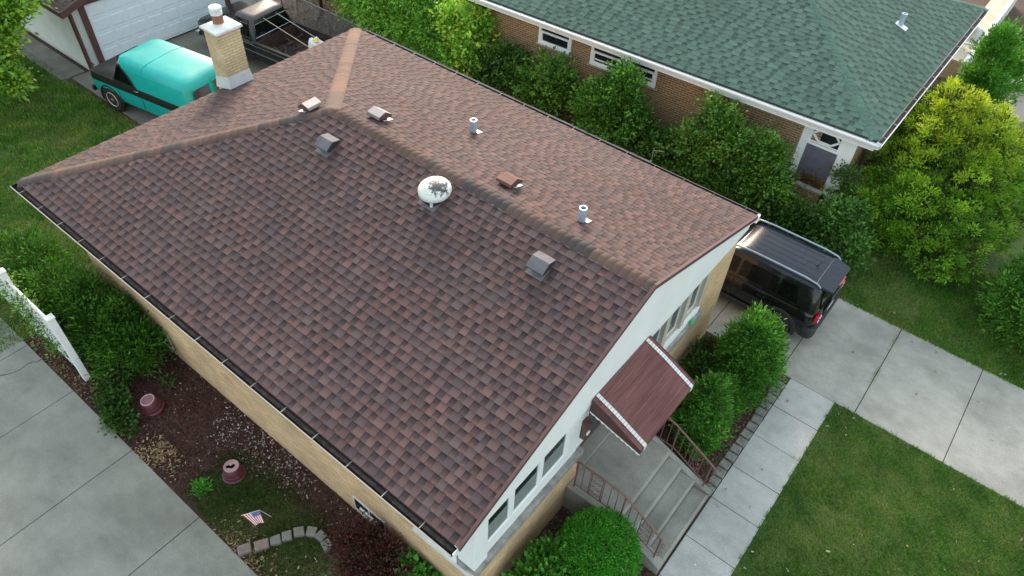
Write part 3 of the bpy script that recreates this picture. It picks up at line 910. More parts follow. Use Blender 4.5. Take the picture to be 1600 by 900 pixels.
# eave soffits and fascia
so_ = MB()
so_.box(0.06, LX-0.16, 0.06, YL-0.001, 3.19, 3.235)
so_.box(0.06, LX-0.16, YR+0.001, WY-0.06, 3.19, 3.235)
so_.box(0.06, XB-0.001, YL, YR, 3.19, 3.235)
so_.build('soffit', 'white', house)
fa = MB().box(0.03, LX-0.14, 0.03, 0.055, 3.17, 3.355).box(0.03, LX-0.14, WY-0.055, WY-0.03, 3.17, 3.355).box(0.03, 0.055, 0.056, WY-0.056, 3.17, 3.355)
fa.build('fascia', 'white_dirty', house)
# roof deck with shingled slopes
e_ = 0.014; LE = LX-0.09
roof = MB().add([(0, 0, HZ-e_), (LE, 0, HZ-e_), (LE, WY, HZ-e_), (0, WY, HZ-e_), (RX, RY, RZ-e_), (LE, RY, RZ-e_), (0, 0, HZ-0.03), (LE, 0, HZ-0.03), (LE, WY, HZ-0.03), (0, WY, HZ-0.03)],
    [(0, 1, 5, 4), (2, 3, 4, 5), (3, 0, 4), (6, 7, 1, 0), (8, 9, 3, 2), (9, 6, 0, 3), (9, 8, 7, 6)]).build('roof', 'brown_trim', house)
slen = math.hypot(RY, RZ-HZ); blen = math.hypot(RX, RZ-HZ)
sv = (0, RY/slen, (RZ-HZ)/slen); nv = (0, -(RZ-HZ)/slen, RY/slen)
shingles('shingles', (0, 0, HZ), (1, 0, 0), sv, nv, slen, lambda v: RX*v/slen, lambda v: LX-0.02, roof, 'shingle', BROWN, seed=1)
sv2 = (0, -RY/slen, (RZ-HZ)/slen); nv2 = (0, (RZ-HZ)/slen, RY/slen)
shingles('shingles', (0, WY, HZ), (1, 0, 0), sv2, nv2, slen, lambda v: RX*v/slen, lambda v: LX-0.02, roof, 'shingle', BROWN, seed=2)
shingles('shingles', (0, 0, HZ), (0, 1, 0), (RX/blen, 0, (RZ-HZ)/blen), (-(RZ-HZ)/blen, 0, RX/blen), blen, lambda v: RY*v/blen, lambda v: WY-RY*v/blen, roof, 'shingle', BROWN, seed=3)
CAPC = [(0.128, 0.077, 0.061), (0.114, 0.071, 0.059), (0.074, 0.057, 0.055), (0.136, 0.080, 0.062), (0.118, 0.072, 0.058), (0.094, 0.065, 0.057)]
def perp(n, d, sgn):
    p = Vector(n).cross(Vector(d)).normalized()
    return p if p.dot(Vector(sgn)) > 0 else -p
nb = (-(RZ-HZ)/blen, 0, RX/blen)
rd = Vector((1, 0, 0))
ridge_caps((LX-0.03, RY, RZ), (RX, RY, RZ), perp(nv, rd, (0, -1, 0)), perp(nv2, rd, (0, 1, 0)), 0.17, roof, 'shingle', CAPC, seed=4)
hd = Vector((RX, RY, RZ-HZ)).normalized()
ridge_caps((0.03, 0.03, HZ+0.01), (RX, RY, RZ), perp(nb, hd, (-1, 1, 0)), perp(nv, hd, (1, -1, 0)), 0.17, roof, 'shingle', CAPC, seed=5)
hd = Vector((RX, -RY, RZ-HZ)).normalized()
ridge_caps((0.03, WY-0.03, HZ+0.01), (RX, RY, RZ), perp(nb, hd, (-1, -1, 0)), perp(nv2, hd, (1, 1, 0)), 0.17, roof, 'shingle', CAPC, seed=6)
# brown metal rake trim along both gable slopes
rk = MB()
for sg in (0, 1):
    ya, yb = (0.0, RY) if sg == 0 else (WY, RY)
    rk.hexa([(LX-0.035, ya, HZ-0.075), (LX+0.012, ya, HZ-0.075), (LX+0.012, ya, HZ+0.016), (LX-0.035, ya, HZ+0.022)],
            [(LX-0.035, yb, RZ-0.075), (LX+0.012, yb, RZ-0.075), (LX+0.012, yb, RZ+0.016), (LX-0.035, yb, RZ+0.022)])
rk.build('rake_trim', 'brown_trim', house)
MB().prism([(LX-0.036, 0.0, HZ-0.02), (LX-0.036, RY, RZ-0.02), (LX-0.036, WY, HZ-0.02), (LX-0.036, WY, HZ-0.19), (LX-0.036, RY, RZ-0.19), (LX-0.036, 0.0, HZ-0.19)], (-0.04, 0, 0)).build('gable_edge', 'white', house)
# gutters
def gutter(x0, x1, y, side, name='gutter', inner='dark_gutter', lip='gutter_lip', strap_dx=0.735, zt=3.345, wdt=0.165, strap='gutter_lip', z_mode=None):
    s = side
    g = MB()
    t = 0.006
    z0 = zt-0.115
    prof = [(0.03, zt), (0.03, z0), (0.10, z0), (wdt, zt-0.035), (wdt, zt), (wdt-t, zt), (wdt-t, zt-0.033), (0.098, z0+t), (0.03+t, z0+t), (0.03+t, zt)]
    g.loft([[(x0, y+s*a, b) for a, b in prof], [(x1, y+s*a, b) for a, b in prof]])
    for xx in (x0, x1):
        g.prism([(xx, y+s*0.036, zt), (xx, y+s*0.036, z0+t), (xx, y+s*0.098, z0+t), (xx, y+s*(wdt-t), zt-0.033), (xx, y+s*(wdt-t), zt)], (0.004 if xx == x0 else -0.004, 0, 0))
    o = g.build(name, inner, house)
    MB().box(x0, x1, min(y+s*(wdt-0.004), y+s*(wdt+0.012)), max(y+s*(wdt-0.004), y+s*(wdt+0.012)), zt-0.012, zt+0.004).build('gutter_lip', lip, o)
    x = x0+0.35
    while x < x1:
        MB().box(x, x+0.012, min(y+s*0.03, y+s*wdt), max(y+s*0.03, y+s*wdt), zt+0.001, zt+0.007).build('strap', strap, o)
        x += strap_dx
    return o
gl = gutter(-0.02, LX-0.03, 0.03, -1, strap='steel')
MB().box(-0.01, LX-0.04, -0.066, -0.004, 3.238, 3.262).build('gutter_debris', 'gutter_dirt', gl)
gutter(0.3, LX+0.01, WY-0.03, 1, strap='dark_gutter', lip='vent_grey')
MB().box(LX-0.034, LX+0.02, WY-0.02, WY+0.11, 3.20, 3.36).build('gutter_end', 'white', house, bevel=0.006)
MB().box(LX-0.03, LX-0.018, -0.11, 0.0, 3.225, 3.36).build('gutter_end', 'white', house)

# chimney on the back wall
CX0, CX1, CY0, CY1 = -0.12, 0.40, 4.90, 5.50
ch = MB().box(CX0, CX1, CY0, CY1, -0.2, 4.86).build('chimney', 'chimney_brick', house, bevel=0.004)
cp = MB()
cp.box(CX0-0.055, CX1+0.055, CY0-0.055, CY1+0.055, 4.862, 4.915)
cp.hexa([(CX0-0.05, CY0-0.05, 4.916), (CX1+0.05, CY0-0.05, 4.916), (CX1+0.05, CY1+0.05, 4.916), (CX0-0.05, CY1+0.05, 4.916)],
        [(CX0+0.09, CY0+0.09, 4.985), (CX1-0.09, CY0+0.09, 4.985), (CX1-0.09, CY1-0.09, 4.985), (CX0+0.09, CY1-0.09, 4.985)])
cp.build('chimney_cap', 'white_dirty', ch, bevel=0.008)
cxm, cym = (CX0+CX1)/2-0.02, (CY0+CY1)/2-0.02
MB().lathe([(0.125, 4.98), (0.125, 5.17), (0.095, 5.17), (0.095, 5.0)], (cxm, cym, 0), 20, cap=False).build('flue', 'clay', ch, smooth=40)
MB().lathe([(0.11, 5.171), (0.135, 5.18), (0.137, 5.25), (0.122, 5.255), (0.122, 5.275), (0.142, 5.28), (0.142, 5.335), (0.125, 5.355), (0.0, 5.375)], (cxm, cym, 0), 20).build('flue_cap', 'clay_rim', ch, smooth=40)
fl = MB()
q = 0.035
zf = lambda x: HZ+max(x, 0)*HS
for (a, b) in (((CX1+q, CY0-q), (CX1+q, CY1+q)), ((CX0-q, CY0-q), (CX1+q, CY0-q)), ((CX0-q, CY1+q), (CX1+q, CY1+q))):
    dx, dy = (a[0]-0.2, a[1]-5.16)
    inn = lambda p: (min(max(p[0], CX0-0.004), CX1+0.004), min(max(p[1], CY0-0.004), CY1+0.004))
    ia, ib = inn(a), inn(b)
    fl.add([(a[0], a[1], zf(a[0])+0.012), (b[0], b[1], zf(b[0])+0.012), (ib[0], ib[1], zf(b[0])+0.30), (ia[0], ia[1], zf(a[0])+0.30)], [(0, 1, 2, 3)])
fl.build('chimney_flashing', 'flash', ch)

# roof ventilators
def on_left(x, y): return HZ+y*SL
def on_right(x, y): return HZ+(WY-y)*SL
def box_vent(p, down, mcol, label):
    """low sheet metal hood; down = unit vector pointing down the slope in plan"""
    d = Vector((down[0], down[1], -SL)).normalized()
    a = Vector((-down[1], down[0], 0))
    n = a.cross(d)
    if n.z < 0: n = -n
    P0 = Vector(p)
    F = lambda i, j, k: P0+d*i+a*j+n*k
    fl = MB().hexa([F(0.0, -0.165, 0.010), F(0.245, -0.165, 0.013), F(0.245, 0.165, 0.013), F(0.0, 0.165, 0.010)], [F(0.0, -0.165, 0.014), F(0.245, -0.165, 0.019), F(0.245, 0.165, 0.019), F(0.0, 0.165, 0.014)])
    v = fl.build('roof_vent', 'vent_grey' if mcol == 'vent_grey' else 'white_dirty', house, label=label)
    MB().hexa([F(-0.12, -0.12, 0.016), F(0.12, -0.12, 0.016), F(0.12, 0.12, 0.016), F(-0.12, 0.12, 0.016)], [F(-0.12, -0.12, 0.11), F(0.12, -0.12, 0.11), F(0.12, 0.12, 0.11), F(-0.12, 0.12, 0.11)]).build('vent_throat', 'black', v)
    h = MB()
    sec = [(-0.17, 0.05), (-0.17, 0.11), (-0.01, 0.205), (0.185, 0.14), (0.185, 0.09), (0.172, 0.09), (0.172, 0.132), (-0.01, 0.192), (-0.158, 0.102), (-0.158, 0.05)]
    h.loft([[F(i, -0.17, k) for i, k in sec], [F(i, 0.17, k) for i, k in sec]])
    h.build('vent_hood', mcol, v)
    for j in (-0.166, 0.162):
        MB().hexa([F(-0.156, j, 0.05), F(0.17, j, 0.08), F(0.17, j, 0.13), F(-0.01, j, 0.19), F(-0.156, j, 0.10)], [F(-0.156, j+0.004, 0.05), F(0.17, j+0.004, 0.08), F(0.17, j+0.004, 0.13), F(-0.01, j+0.004, 0.19), F(-0.156, j+0.004, 0.10)]).build('vent_louvre', 'plastic' if mcol == 'vent_grey' else 'brown_trim', v)
    return v
box_vent((5.22, 3.92, on_left(0, 3.92)), (0, -1), 'vent_grey', 'grey metal box vent on the dark slope near the hip')
box_vent((10.27, 3.96, on_left(0, 3.96)), (0, -1), 'vent_grey', 'grey metal box vent on the dark slope above the awning')
box_vent((5.27, 5.15, on_right(0, 5.15)), (0, 1), 'vent_pale', 'shiny pale metal box vent on the far slope near the hip')
box_vent((8.52, 5.24, on_right(0, 5.24)), (0, 1), 'vent_brown', 'red brown metal box vent on the far slope')
box_vent((4.08, 4.46, HZ+4.08*HS), (-1, 0), 'vent_pale', 'shiny pale metal box vent on the back hip')
for x, y in ((6.50, 6.62), (10.08, 5.36)):
    z = on_right(x, y)
    fl = MB().hexa([(x-0.09, y-0.0, z+0.012), (x+0.12, y-0.0, z+0.012), (x+0.12, y+0.15, z-0.15*SL+0.012), (x-0.09, y+0.15, z-0.15*SL+0.012)],
        [(x-0.09, y-0.0, z+0.018), (x+0.12, y-0.0, z+0.018), (x+0.12, y+0.15, z-0.15*SL+0.018), (x-0.09, y+0.15, z-0.15*SL+0.018)]).build('vent_pipe_flashing', 'flash', house)
    MB().lathe([(0.075, z-0.05), (0.070, z+0.27), (0.076, z+0.275), (0.076, z+0.29), (0.048, z+0.29), (0.048, z+0.18)], (x, y, 0), 20, cap=False).build('vent_pipe', 'pipe', fl, smooth=40)
    MB().lathe([(0.0, z+0.2), (0.047, z+0.2), (0.047, z+0.205), (0, z+0.205)], (x, y, 0), 16).build('pipe_opening', 'void', fl)
# round power ventilator, peeling white dome
vx, vy = 7.81, 4.05; vz = on_left(vx, vy)
vb = MB().hexa([(vx-0.20, vy-0.24, vz-0.24*SL+0.012), (vx+0.20, vy-0.24, vz-0.24*SL+0.012), (vx+0.20, vy+0.20, vz+0.20*SL+0.012), (vx-0.20, vy+0.20, vz+0.20*SL+0.012)],
    [(vx-0.20, vy-0.24, vz-0.24*SL+0.02), (vx+0.20, vy-0.24, vz-0.24*SL+0.02), (vx+0.20, vy+0.20, vz+0.20*SL+0.02), (vx-0.20, vy+0.20, vz+0.20*SL+0.02)]).build('power_vent', 'vent_grey', house, label='round white domed roof fan with peeling dark patches')
MB().lathe([(0.19, vz-0.06), (0.18, vz+0.2)], (vx, vy, -0.04), 24).build('vent_neck', 'black', vb, smooth=40)
tilt = Matrix.Rotation(math.radians(9), 3, 'X')
prof = [(0.29, -0.05), (0.300, -0.03), (0.300, 0.0)]+[(0.300*math.cos(t), 0.135*math.sin(t)) for t in [i*PI/2/9 for i in range(1, 9)]]+[(0.0, 0.136)]
MB().lathe(prof, (vx, vy+0.02, vz+0.19), 36, tilt, cap=True).build('vent_dome', 'dome', vb, smooth=50)
br = MB()
for k in range(4):
    a = k*PI/2+0.5
    br.box(vx+0.19*math.cos(a)-0.02, vx+0.19*math.cos(a)+0.02, vy+0.19*math.sin(a)-0.02, vy+0.19*math.sin(a)+0.02, vz+0.19*math.sin(a)*SL+0.01, vz+0.17)
br.build('vent_bracket', 'white_dirty', vb)

# awning over the steps
AY0, AY1 = 3.28, 5.06
A = [(XF+0.06, 3.24), (12.34, 3.07), (12.95, 2.75)]
aw = MB()
# ribbed sheet: many narrow battens across the slope
def aw_pt(t):
    d0 = math.hypot(A[1][0]-A[0][0], A[1][1]-A[0][1]); d1 = math.hypot(A[2][0]-A[1][0], A[2][1]-A[1][1])
    if t*(d0+d1) < d0:
        k = t*(d0+d1)/d0; return (A[0][0]+(A[1][0]-A[0][0])*k, A[0][1]+(A[1][1]-A[0][1])*k)
    k = (t*(d0+d1)-d0)/d1; return (A[1][0]+(A[2][0]-A[1][0])*k, A[1][1]+(A[2][1]-A[1][1])*k)
nr = 22
pr = []
for i in range(nr):
    x0, z0 = aw_pt(i/nr); x1, z1 = aw_pt((i+0.85)/nr); x2, z2 = aw_pt((i+1)/nr)
    pr += [(x0, z0+0.0045), (x1, z1+0.003), (x1, z1-0.001), (x2, z2-0.001)]
pr.append((A[2][0], A[2][1]-0.10)); low = [(x, z-0.02) for x, z in reversed(pr[:-1])]
prof = pr+[(A[2][0]-0.012, A[2][1]-0.10)]+low
aw.loft([[(x, AY0, z) for x, z in prof], [(x, AY1, z) for x, z in prof]])
awn = aw.build('awning', 'awning', house)
for y in (AY0-0.012, AY1+0.002):
    MB().prism([(A[0][0], y, A[0][1]+0.01), (A[1][0], y, A[1][1]+0.012), (A[2][0], y, A[2][1]+0.012), (A[2][0], y, 2.66), (XF+0.06, y, 2.93)], (0, 0.01, 0)).build('awning_side', 'awning_side', awn)
for y in (AY0+0.09, AY1-0.15):
    st = MB()
    for i in range(18):
        x0, z0 = aw_pt(i/18+0.002); x1, z1 = aw_pt((i+1)/18-0.004)
        st.slab((x0, y, z0+0.012), (x1, y, z1+0.012), (x1, y+0.075, z1+0.012), (x0, y+0.075, z0+0.012), 0.008)
    st.box(A[2][0], A[2][0]+0.01, y, y+0.075, 2.66, A[2][1]+0.02)
    st.build('white_stripe', 'white_dirty', awn)
sc = MB()
for y in (AY0-0.014,):
    k = 10
    for i in range(k):
        xa = XF+0.06+(A[2][0]-XF-0.06)*i/k; xb = XF+0.06+(A[2][0]-XF-0.06)*(i+1)/k
        za = 2.93-0.27*i/k; zb = 2.93-0.27*(i+1)/k
        sc.prism([(xa, y, za), (xb, y, zb), (xb, y, zb-0.02), ((xa+xb)/2, y, (za+zb)/2-0.05), (xa, y, za-0.02)], (0, 0.008, 0))
sc.build('scalloped_edge', 'white', awn)

# ================================================================== FRONT STEPS
steps = thing('front_steps', 'concrete front steps and landing with two rusty brown iron railings', 'steps', (12.9, 4.1, 0))
tr = MB()
for x0, x1, z in ((XF+0.092, 13.0, 0.72), (13.0, 13.31, 0.535), (13.31, 13.635, 0.35), (13.635, 13.965, 0.17)):
    tr.box(x0+0.001 if x0 > 12.5 else XF+0.002, x1, 3.24, 4.93, -0.1, z)
tr.build('treads', 'step', steps, bevel=0.012)
nz = MB()
for x1, z in ((13.0, 0.72), (13.31, 0.535), (13.635, 0.35), (13.965, 0.17)):
    nz.box(x1-0.045, x1+0.004, 3.25, 4.92, z-0.03, z+0.003)
nz.build('nosing', 'stepnose', steps, bevel=0.003)
sd = MB().box(XF+0.002, 13.0, 3.03, 3.238, -0.1, 0.74)
sd.hexa([(13.0, 3.03, -0.1), (13.97, 3.03, -0.1), (13.97, 3.238, -0.1), (13.0, 3.238, -0.1)], [(13.0, 3.03, 0.74), (13.97, 3.03, 0.20), (13.97, 3.238, 0.20), (13.0, 3.238, 0.74)])
sd.build('side_wall', 'step', steps, bevel=0.015)
sd = MB()
sd.box(XF+0.002, 12.55, 4.932, 5.06, -0.1, 0.82)
sd.hexa([(12.55, 4.932, -0.1), (13.97, 4.932, -0.1), (13.97, 5.06, -0.1), (12.55, 5.06, -0.1)], [(12.55, 4.932, 0.76), (13.97, 4.932, 0.18), (13.97, 5.06, 0.18), (12.55, 5.06, 0.76)])
sd.build('side_wall', 'step', steps, bevel=0.015)
def railing(y, zb_end):
    top = [(11.99, 1.57), (12.30, 1.57), (12.65, 1.565), (12.95, 1.53), (13.15, 1.42), (13.45, 1.24), (13.78, 1.03)]
    if y > 4: top = [(12.0, 1.55), (12.75, 1.55), (12.92, 1.50), (13.5, 1.18), (13.84, 0.98)]
    def zt(x):
        for (a, b), (c, d) in zip(top, top[1:]):
            if a <= x <= c: return b+(d-b)*(x-a)/(c-a)
        return top[-1][1]
    def zb(x): return 0.82 if x < 13.0 else 0.82-(x-13.0)*0.56
    r = MB()
    r.tube([(x, y, z) for x, z in top]+[(top[-1][0]+0.03, y, top[-1][1]-0.03), (top[-1][0]+0.0, y, top[-1][1]-0.07)], 0.021, 8)
    rl = r.build('railing', 'rail', steps, smooth=50)
    MB().tube([(11.99, y, 0.82), (13.0, y, 0.82), (13.80, y, zb(13.80))], 0.012, 6).build('bottom_rail', 'rail', rl, smooth=50)
    for x in (11.99, 12.99, 13.79):
        MB().box(x-0.013, x+0.013, y-0.013, y+0.013, zb(x)-0.12 if x < 13.5 else 0.17, zt(min(x, top[-1][0]))-0.01).build('post', 'rail', rl)
    x = 12.13
    while x < 13.7:
        if abs(x-12.99) > 0.06 and not (12.32 < x < 12.55) and not (13.38 < x < 13.58):
            MB().tube([(x, y, zb(x)), (x, y, zt(x)-0.01)], 0.0075, 6).build('baluster', 'rail', rl, smooth=60)
        x += 0.143
    for x0 in (12.30, 13.37):
        s = MB()
        x1 = x0+0.23
        for xx in (x0, x1): s.tube([(xx, y, zb(xx)), (xx, y, zt(xx)-0.01)], 0.009, 6)
        for k in range(4):
            f = (k+0.55)/4
            for sg in (-1, 1):
                cx = x0+0.115+sg*0.05; cz = zb(cx)+(zt(cx)-zb(cx))*f
                pts = []
                for i in range(16):
                    a = i/15*2.6*PI; rr = 0.062*(1-i/15*0.75)
                    pts.append((cx+sg*rr*math.cos(a), y, cz+rr*math.sin(a)))
                s.tube(pts, 0.006, 5)
        s.build('scroll_panel', 'rail', rl, smooth=60)
    # scrolled newel at the foot
    s = MB(); px, pz = top[-1]
    for k in range(4):
        pts = []
        for i in range(12):
            a = i/11*2*PI; rr = 0.06*(1-i/11*0.6)
            pts.append((px+0.05+rr*math.cos(a), y+0.01*(k % 2), pz-0.14-k*0.15+rr*math.sin(a)))
        s.tube(pts, 0.008, 5)
    s.build('newel_scroll', 'rail', rl, smooth=60)
railing(3.13, 0.2); railing(4.99, 0.2)

# ================================================================== NEIGHBOUR'S GREEN ROOFED HOUSE
nh = thing('green_roof_house', 'brown brick house with a green shingled hip roof and white gutters', 'house', (6, 18.7, 0))
GZ = 3.20; GP = 0.345
gF = Vector((12.89, 13.97, GZ)); gB = Vector((-0.2, 13.31, GZ)); gF2 = Vector((12.91, 23.80, GZ)); gB2 = Vector((-0.2, 23.14, GZ))
gR = Vector((12.89-4.92, 18.63, GZ+4.92*GP)); gR2 = Vector((-0.2+4.92, 18.40, GZ+4.92*GP))
dn = Vector((0, 0, -0.03))
groof = MB().add([gF+dn*.6, gF2+dn*.6, gB2+dn*.6, gB+dn*.6, gR+dn*.6, gR2+dn*.6, gF+dn*2, gF2+dn*2, gB2+dn*2, gB+dn*2],
    [(3, 0, 4, 5), (0, 1, 4), (1, 2, 5, 4), (2, 3, 5), (9, 8, 7, 6), (0, 3, 9, 6), (1, 0, 6, 7), (2, 1, 7, 8), (3, 2, 8, 9)]).build('roof', 'slat', nh)
def slope(name, a, b, top_a, top_b, parent, m, pal, seed, **kw):
    a, b, ta, tb = Vector(a), Vector(b), Vector(top_a), Vector(top_b)
    e = (b-a).normalized(); w_ = (b-a).length
    n = e.cross(ta-a).normalized()
    if n.z < 0: n = -n
    s = n.cross(e).normalized()
    if s.z < 0: s = -s
    vm = (ta-a).dot(s); ua = (ta-a).dot(e); ub = (tb-a).dot(e)
    return shingles(name, a, e, s, n, vm, lambda v: ua*v/vm, lambda v: w_+(ub-w_)*v/vm, parent, m, pal, seed=seed, **kw)
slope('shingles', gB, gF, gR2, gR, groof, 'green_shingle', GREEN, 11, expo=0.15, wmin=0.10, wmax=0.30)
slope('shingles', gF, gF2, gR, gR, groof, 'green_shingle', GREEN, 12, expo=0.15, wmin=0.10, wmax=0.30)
GC = [(0.098, 0.175, 0.135), (0.086, 0.158, 0.124), (0.104, 0.178, 0.132)]
for a in (gF, gF2):
    d = (gR-a).normalized()
    n1 = Vector((-GP, 0, -1)).normalized()
    side = 1 if a is gF else -1
    nl = Vector((-1, 0, 0)).lerp(Vector((0, 0, 0)), 0); nl = Vector((0.70, 0.70*side, 0)) ; 
    # directions inside the two roof planes, perpendicular to the hip in plan
    h1 = Vector((d.y, -d.x, 0)).normalized(); h2 = -h1
    def drop(h):
        # z change when moving along h in the plane that falls towards it
        zx = -GP*max(h.x, 0) if abs(h.x) > 0 else 0
        return h
    k = 0.707*GP
    ridge_caps(a+Vector((-0.03, 0.03*side, 0.01)), gR, Vector((h1.x, h1.y, -k)).normalized(), Vector((h2.x, h2.y, -k)).normalized(), 0.17, groof, 'green_shingle', GC, seed=14)
# hidden far slopes get their ridge cap too
ridge_caps(gR, gR2, (0, -0.94, -0.33), (0, 0.94, -0.33), 0.17, groof, 'green_shingle', GC, seed=16)
# walls
ov = 0.42
def off(p, dx, dy, z): return (p.x+dx, p.y+dy, z)
fp = [(-0.2+ov, 13.31+ov), (12.89-ov-0.0, 13.95+ov), (12.91-ov, 23.80-ov), (-0.2+ov, 23.14-ov)]
MB().hexa([(x, y, -0.2) for x, y in fp], [(x, y, 3.0) for x, y in fp]).build('wall', 'brown_brick', nh)
def wy(x): return 13.73+(x-0.22)*0.0521
# soffit, fascia, gutter along the two visible eaves
MB().hexa([(gB.x, gB.y+0.03, 2.98), (gF.x-0.03, gF.y+0.03, 2.98), (gF2.x-0.03, gF2.y, 2.98), (gB2.x, gB2.y, 2.98)], [(gB.x, gB.y+0.03, 3.015), (gF.x-0.03, gF.y+0.03, 3.015), (gF2.x-0.03, gF2.y, 3.015), (gB2.x, gB2.y, 3.015)]).build('soffit', 'white', nh)
MB().prism([(gB.x, gB.y+0.02, 2.93), (gF.x, gF.y+0.02, 2.90), (gF.x, gF.y+0.02, 3.17), (gB.x, gB.y+0.02, 3.17)], (0, 0.02, 0)).prism([(gF.x, gF.y+0.021, 2.93), (gF2.x, gF2.y, 2.93), (gF2.x, gF2.y, 3.17), (gF.x, gF.y+0.021, 3.17)], (-0.02, 0, 0)).build('fascia', 'white_gutter', nh)
def gutter2(a, b, outw, name, inner):
    a, b, o = Vector(a), Vector(b), Vector(outw)
    prof = [(0.0, 0.0), (0.0, -0.13), (0.10, -0.13), (0.145, -0.04), (0.145, 0.0), (0.128, 0.0), (0.126, -0.035), (0.095, -0.123), (0.007, -0.123), (0.007, 0.0)]
    z = Vector((0, 0, 1))
    g = MB().loft([[a+o*p+z*q for p, q in prof], [b+o*p+z*q for p, q in prof]]).build(name, 'white_gutter', nh)
    for e in (a, b):
        pass
    d = (b-a).normalized(); L_ = (b-a).length
    MB().hexa([a+o*0.01+z*-0.105, b+o*0.01+z*-0.105, b+o*0.10+z*-0.08, a+o*0.10+z*-0.08], [a+o*0.01+z*-0.095, b+o*0.01+z*-0.095, b+o*0.105+z*-0.05, a+o*0.105+z*-0.05]).build('gutter_debris', inner, g)
    t = 0.4
    while t < L_:
        p = a+d*t
        MB().hexa([p+o*0.0+z*0.002, p+d*0.02+z*0.002, p+d*0.02+o*0.12+z*0.002, p+o*0.12+z*0.002], [p+z*0.008, p+d*0.02+z*0.008, p+d*0.02+o*0.12+z*0.008, p+o*0.12+z*0.008]).build('strap', 'steel', g)
        t += 0.78
    MB().hexa([b+o*-0.005+z*-0.12, b+d*0.006-o*0.005+z*-0.12, b+d*0.006+o*0.12+z*-0.05, b+o*0.12+z*-0.05], [b-o*0.005, b+d*0.006-o*0.005, b+d*0.006+o*0.125, b+o*0.125]).build('gutter_end', 'white_gutter', g)
gutter2((gB.x, gB.y+0.02, 3.165), (gF.x+0.10, gF.y+0.02, 3.165), (0, -1, 0), 'gutter', 'white_gutter')
gutter2((gF.x+0.0, gF.y-0.10, 3.165), (gF2.x+0.0, gF2.y+0.1, 3.165), (1, 0, 0), 'gutter', 'gutter_dirt')
# side windows
def side_window(x0, x1, z0, z1, panes):
    y = lambda x: wy(x)-0.001
    def B(mb, a, b, c, d, t0, t1): mb.hexa([(a, y(a)-t0, c), (b, y(b)-t0, c), (b, y(b)-t1, c), (a, y(a)-t1, c)], [(a, y(a)-t0, d), (b, y(b)-t0, d), (b, y(b)-t1, d), (a, y(a)-t1, d)])
    f = MB()
    B(f, x0, x1, z1-0.05, z1, 0, 0.05); B(f, x0, x1, z0, z0+0.07, 0, 0.06)
    w_ = (x1-x0)/panes
    xs = [x0+i*w_ for i in range(panes+1)]
    for i, x in enumerate(xs):
        a, b = (x, x+0.09) if i == 0 else ((x-0.09, x) if i == panes else (x-0.09, x+0.09))
        B(f, a, b, z0+0.07, z1-0.05, 0, 0.048)
    o = f.build('window', 'white', nh)
    for i in range(panes):
        a, b = xs[i]+0.09, xs[i+1]-0.09
        g = MB(); B(g, a, b, z0+0.07, z1-0.05, 0, 0.008); g.build('pane', 'glass', o)
        s = MB(); zm = (z0+z1)/2
        B(s, a, b, zm-0.03, zm+0.03, 0.009, 0.04); B(s, a, a+0.04, z0+0.07, zm-0.03, 0.009, 0.036); B(s, b-0.04, b, z0+0.07, zm-0.03, 0.009, 0.036); B(s, a+0.04, b-0.04, z0+0.07, z0+0.12, 0.009, 0.034)
        if panes == 2: B(s, a, b, zm+0.20, zm+0.24, 0.009, 0.02); B(s, a, b, zm-0.24, zm-0.20, 0.009, 0.02)
        s.build('sash', 'white', o)
    s = MB(); B(s, x0-0.08, x1+0.08, z0-0.06, z0-0.002, 0, 0.06); s.build('sill', 'sillstone', o)
side_window(2.86, 4.02, 2.22, 3.0, 1)
side_window(4.70, 6.86, 2.18, 3.0, 2)
# corner bay: white posts, diamond grille window, dark panel below, brick planter
ybx = wy(11.7)
bay = MB()
bay.box(11.10, 11.30, ybx-0.03, ybx+0.1, 1.2, 2.98).box(12.12, 12.47, wy(12.3)-0.04, wy(12.3)+0.1, 1.2, 2.98).box(11.30, 12.12, ybx-0.05, ybx+0.08, 2.27, 2.33)
bay.box(11.30, 11.35, ybx-0.035, ybx+0.08, 2.33, 2.98).box(12.07, 12.12, ybx-0.035, ybx+0.08, 2.33, 2.98)
bb = bay.build('corner_window', 'white', nh)
MB().box(11.35, 12.07, ybx-0.005, ybx+0.02, 2.33, 2.98).build('pane', 'glass', bb)
gr = MB()
cx, cz, yy = 11.71, 2.58, ybx-0.012
for (a, b) in (((11.36, cz), (11.54, 2.76)), ((11.54, 2.76), (11.88, 2.76)), ((11.88, 2.76), (12.06, cz)), ((12.06, cz), (11.88, 2.41)), ((11.88, 2.41), (11.54, 2.41)), ((11.54, 2.41), (11.36, cz))):
    d = Vector((b[0]-a[0], 0, b[1]-a[1])).normalized(); p = Vector((-d.z, 0, d.x))*0.027
    A_, B_ = Vector((a[0], yy, a[1])), Vector((b[0], yy, b[1]))
    gr.prism([A_-p, B_-p, B_+p, A_+p], (0, -0.012, 0))
gr.box(11.35, 12.07, yy-0.010, yy, 2.345, 2.375)
gr.build('diamond_grille', 'white', bb)
MB().box(11.30, 12.12, ybx-0.02, ybx+0.02, 1.30, 2.269).build('panel', 'greypanel', nh)
MB().box(11.20, 12.20, ybx-0.55, ybx-0.45, -0.1, 1.32).box(11.20, 11.30, ybx-0.45, ybx-0.002, -0.1, 1.32).box(12.10, 12.20, ybx-0.45, ybx-0.045, -0.1, 1.32).build('planter_wall', 'brown_brick', nh)
MB().box(11.30, 12.10, ybx-0.45, ybx-0.022, -0.1, 1.24).build('planter_soil', 'soil', nh)
MB().box(11.17, 12.23, ybx-0.58, ybx-0.43, 1.322, 1.37).build('planter_coping', 'stone', nh)
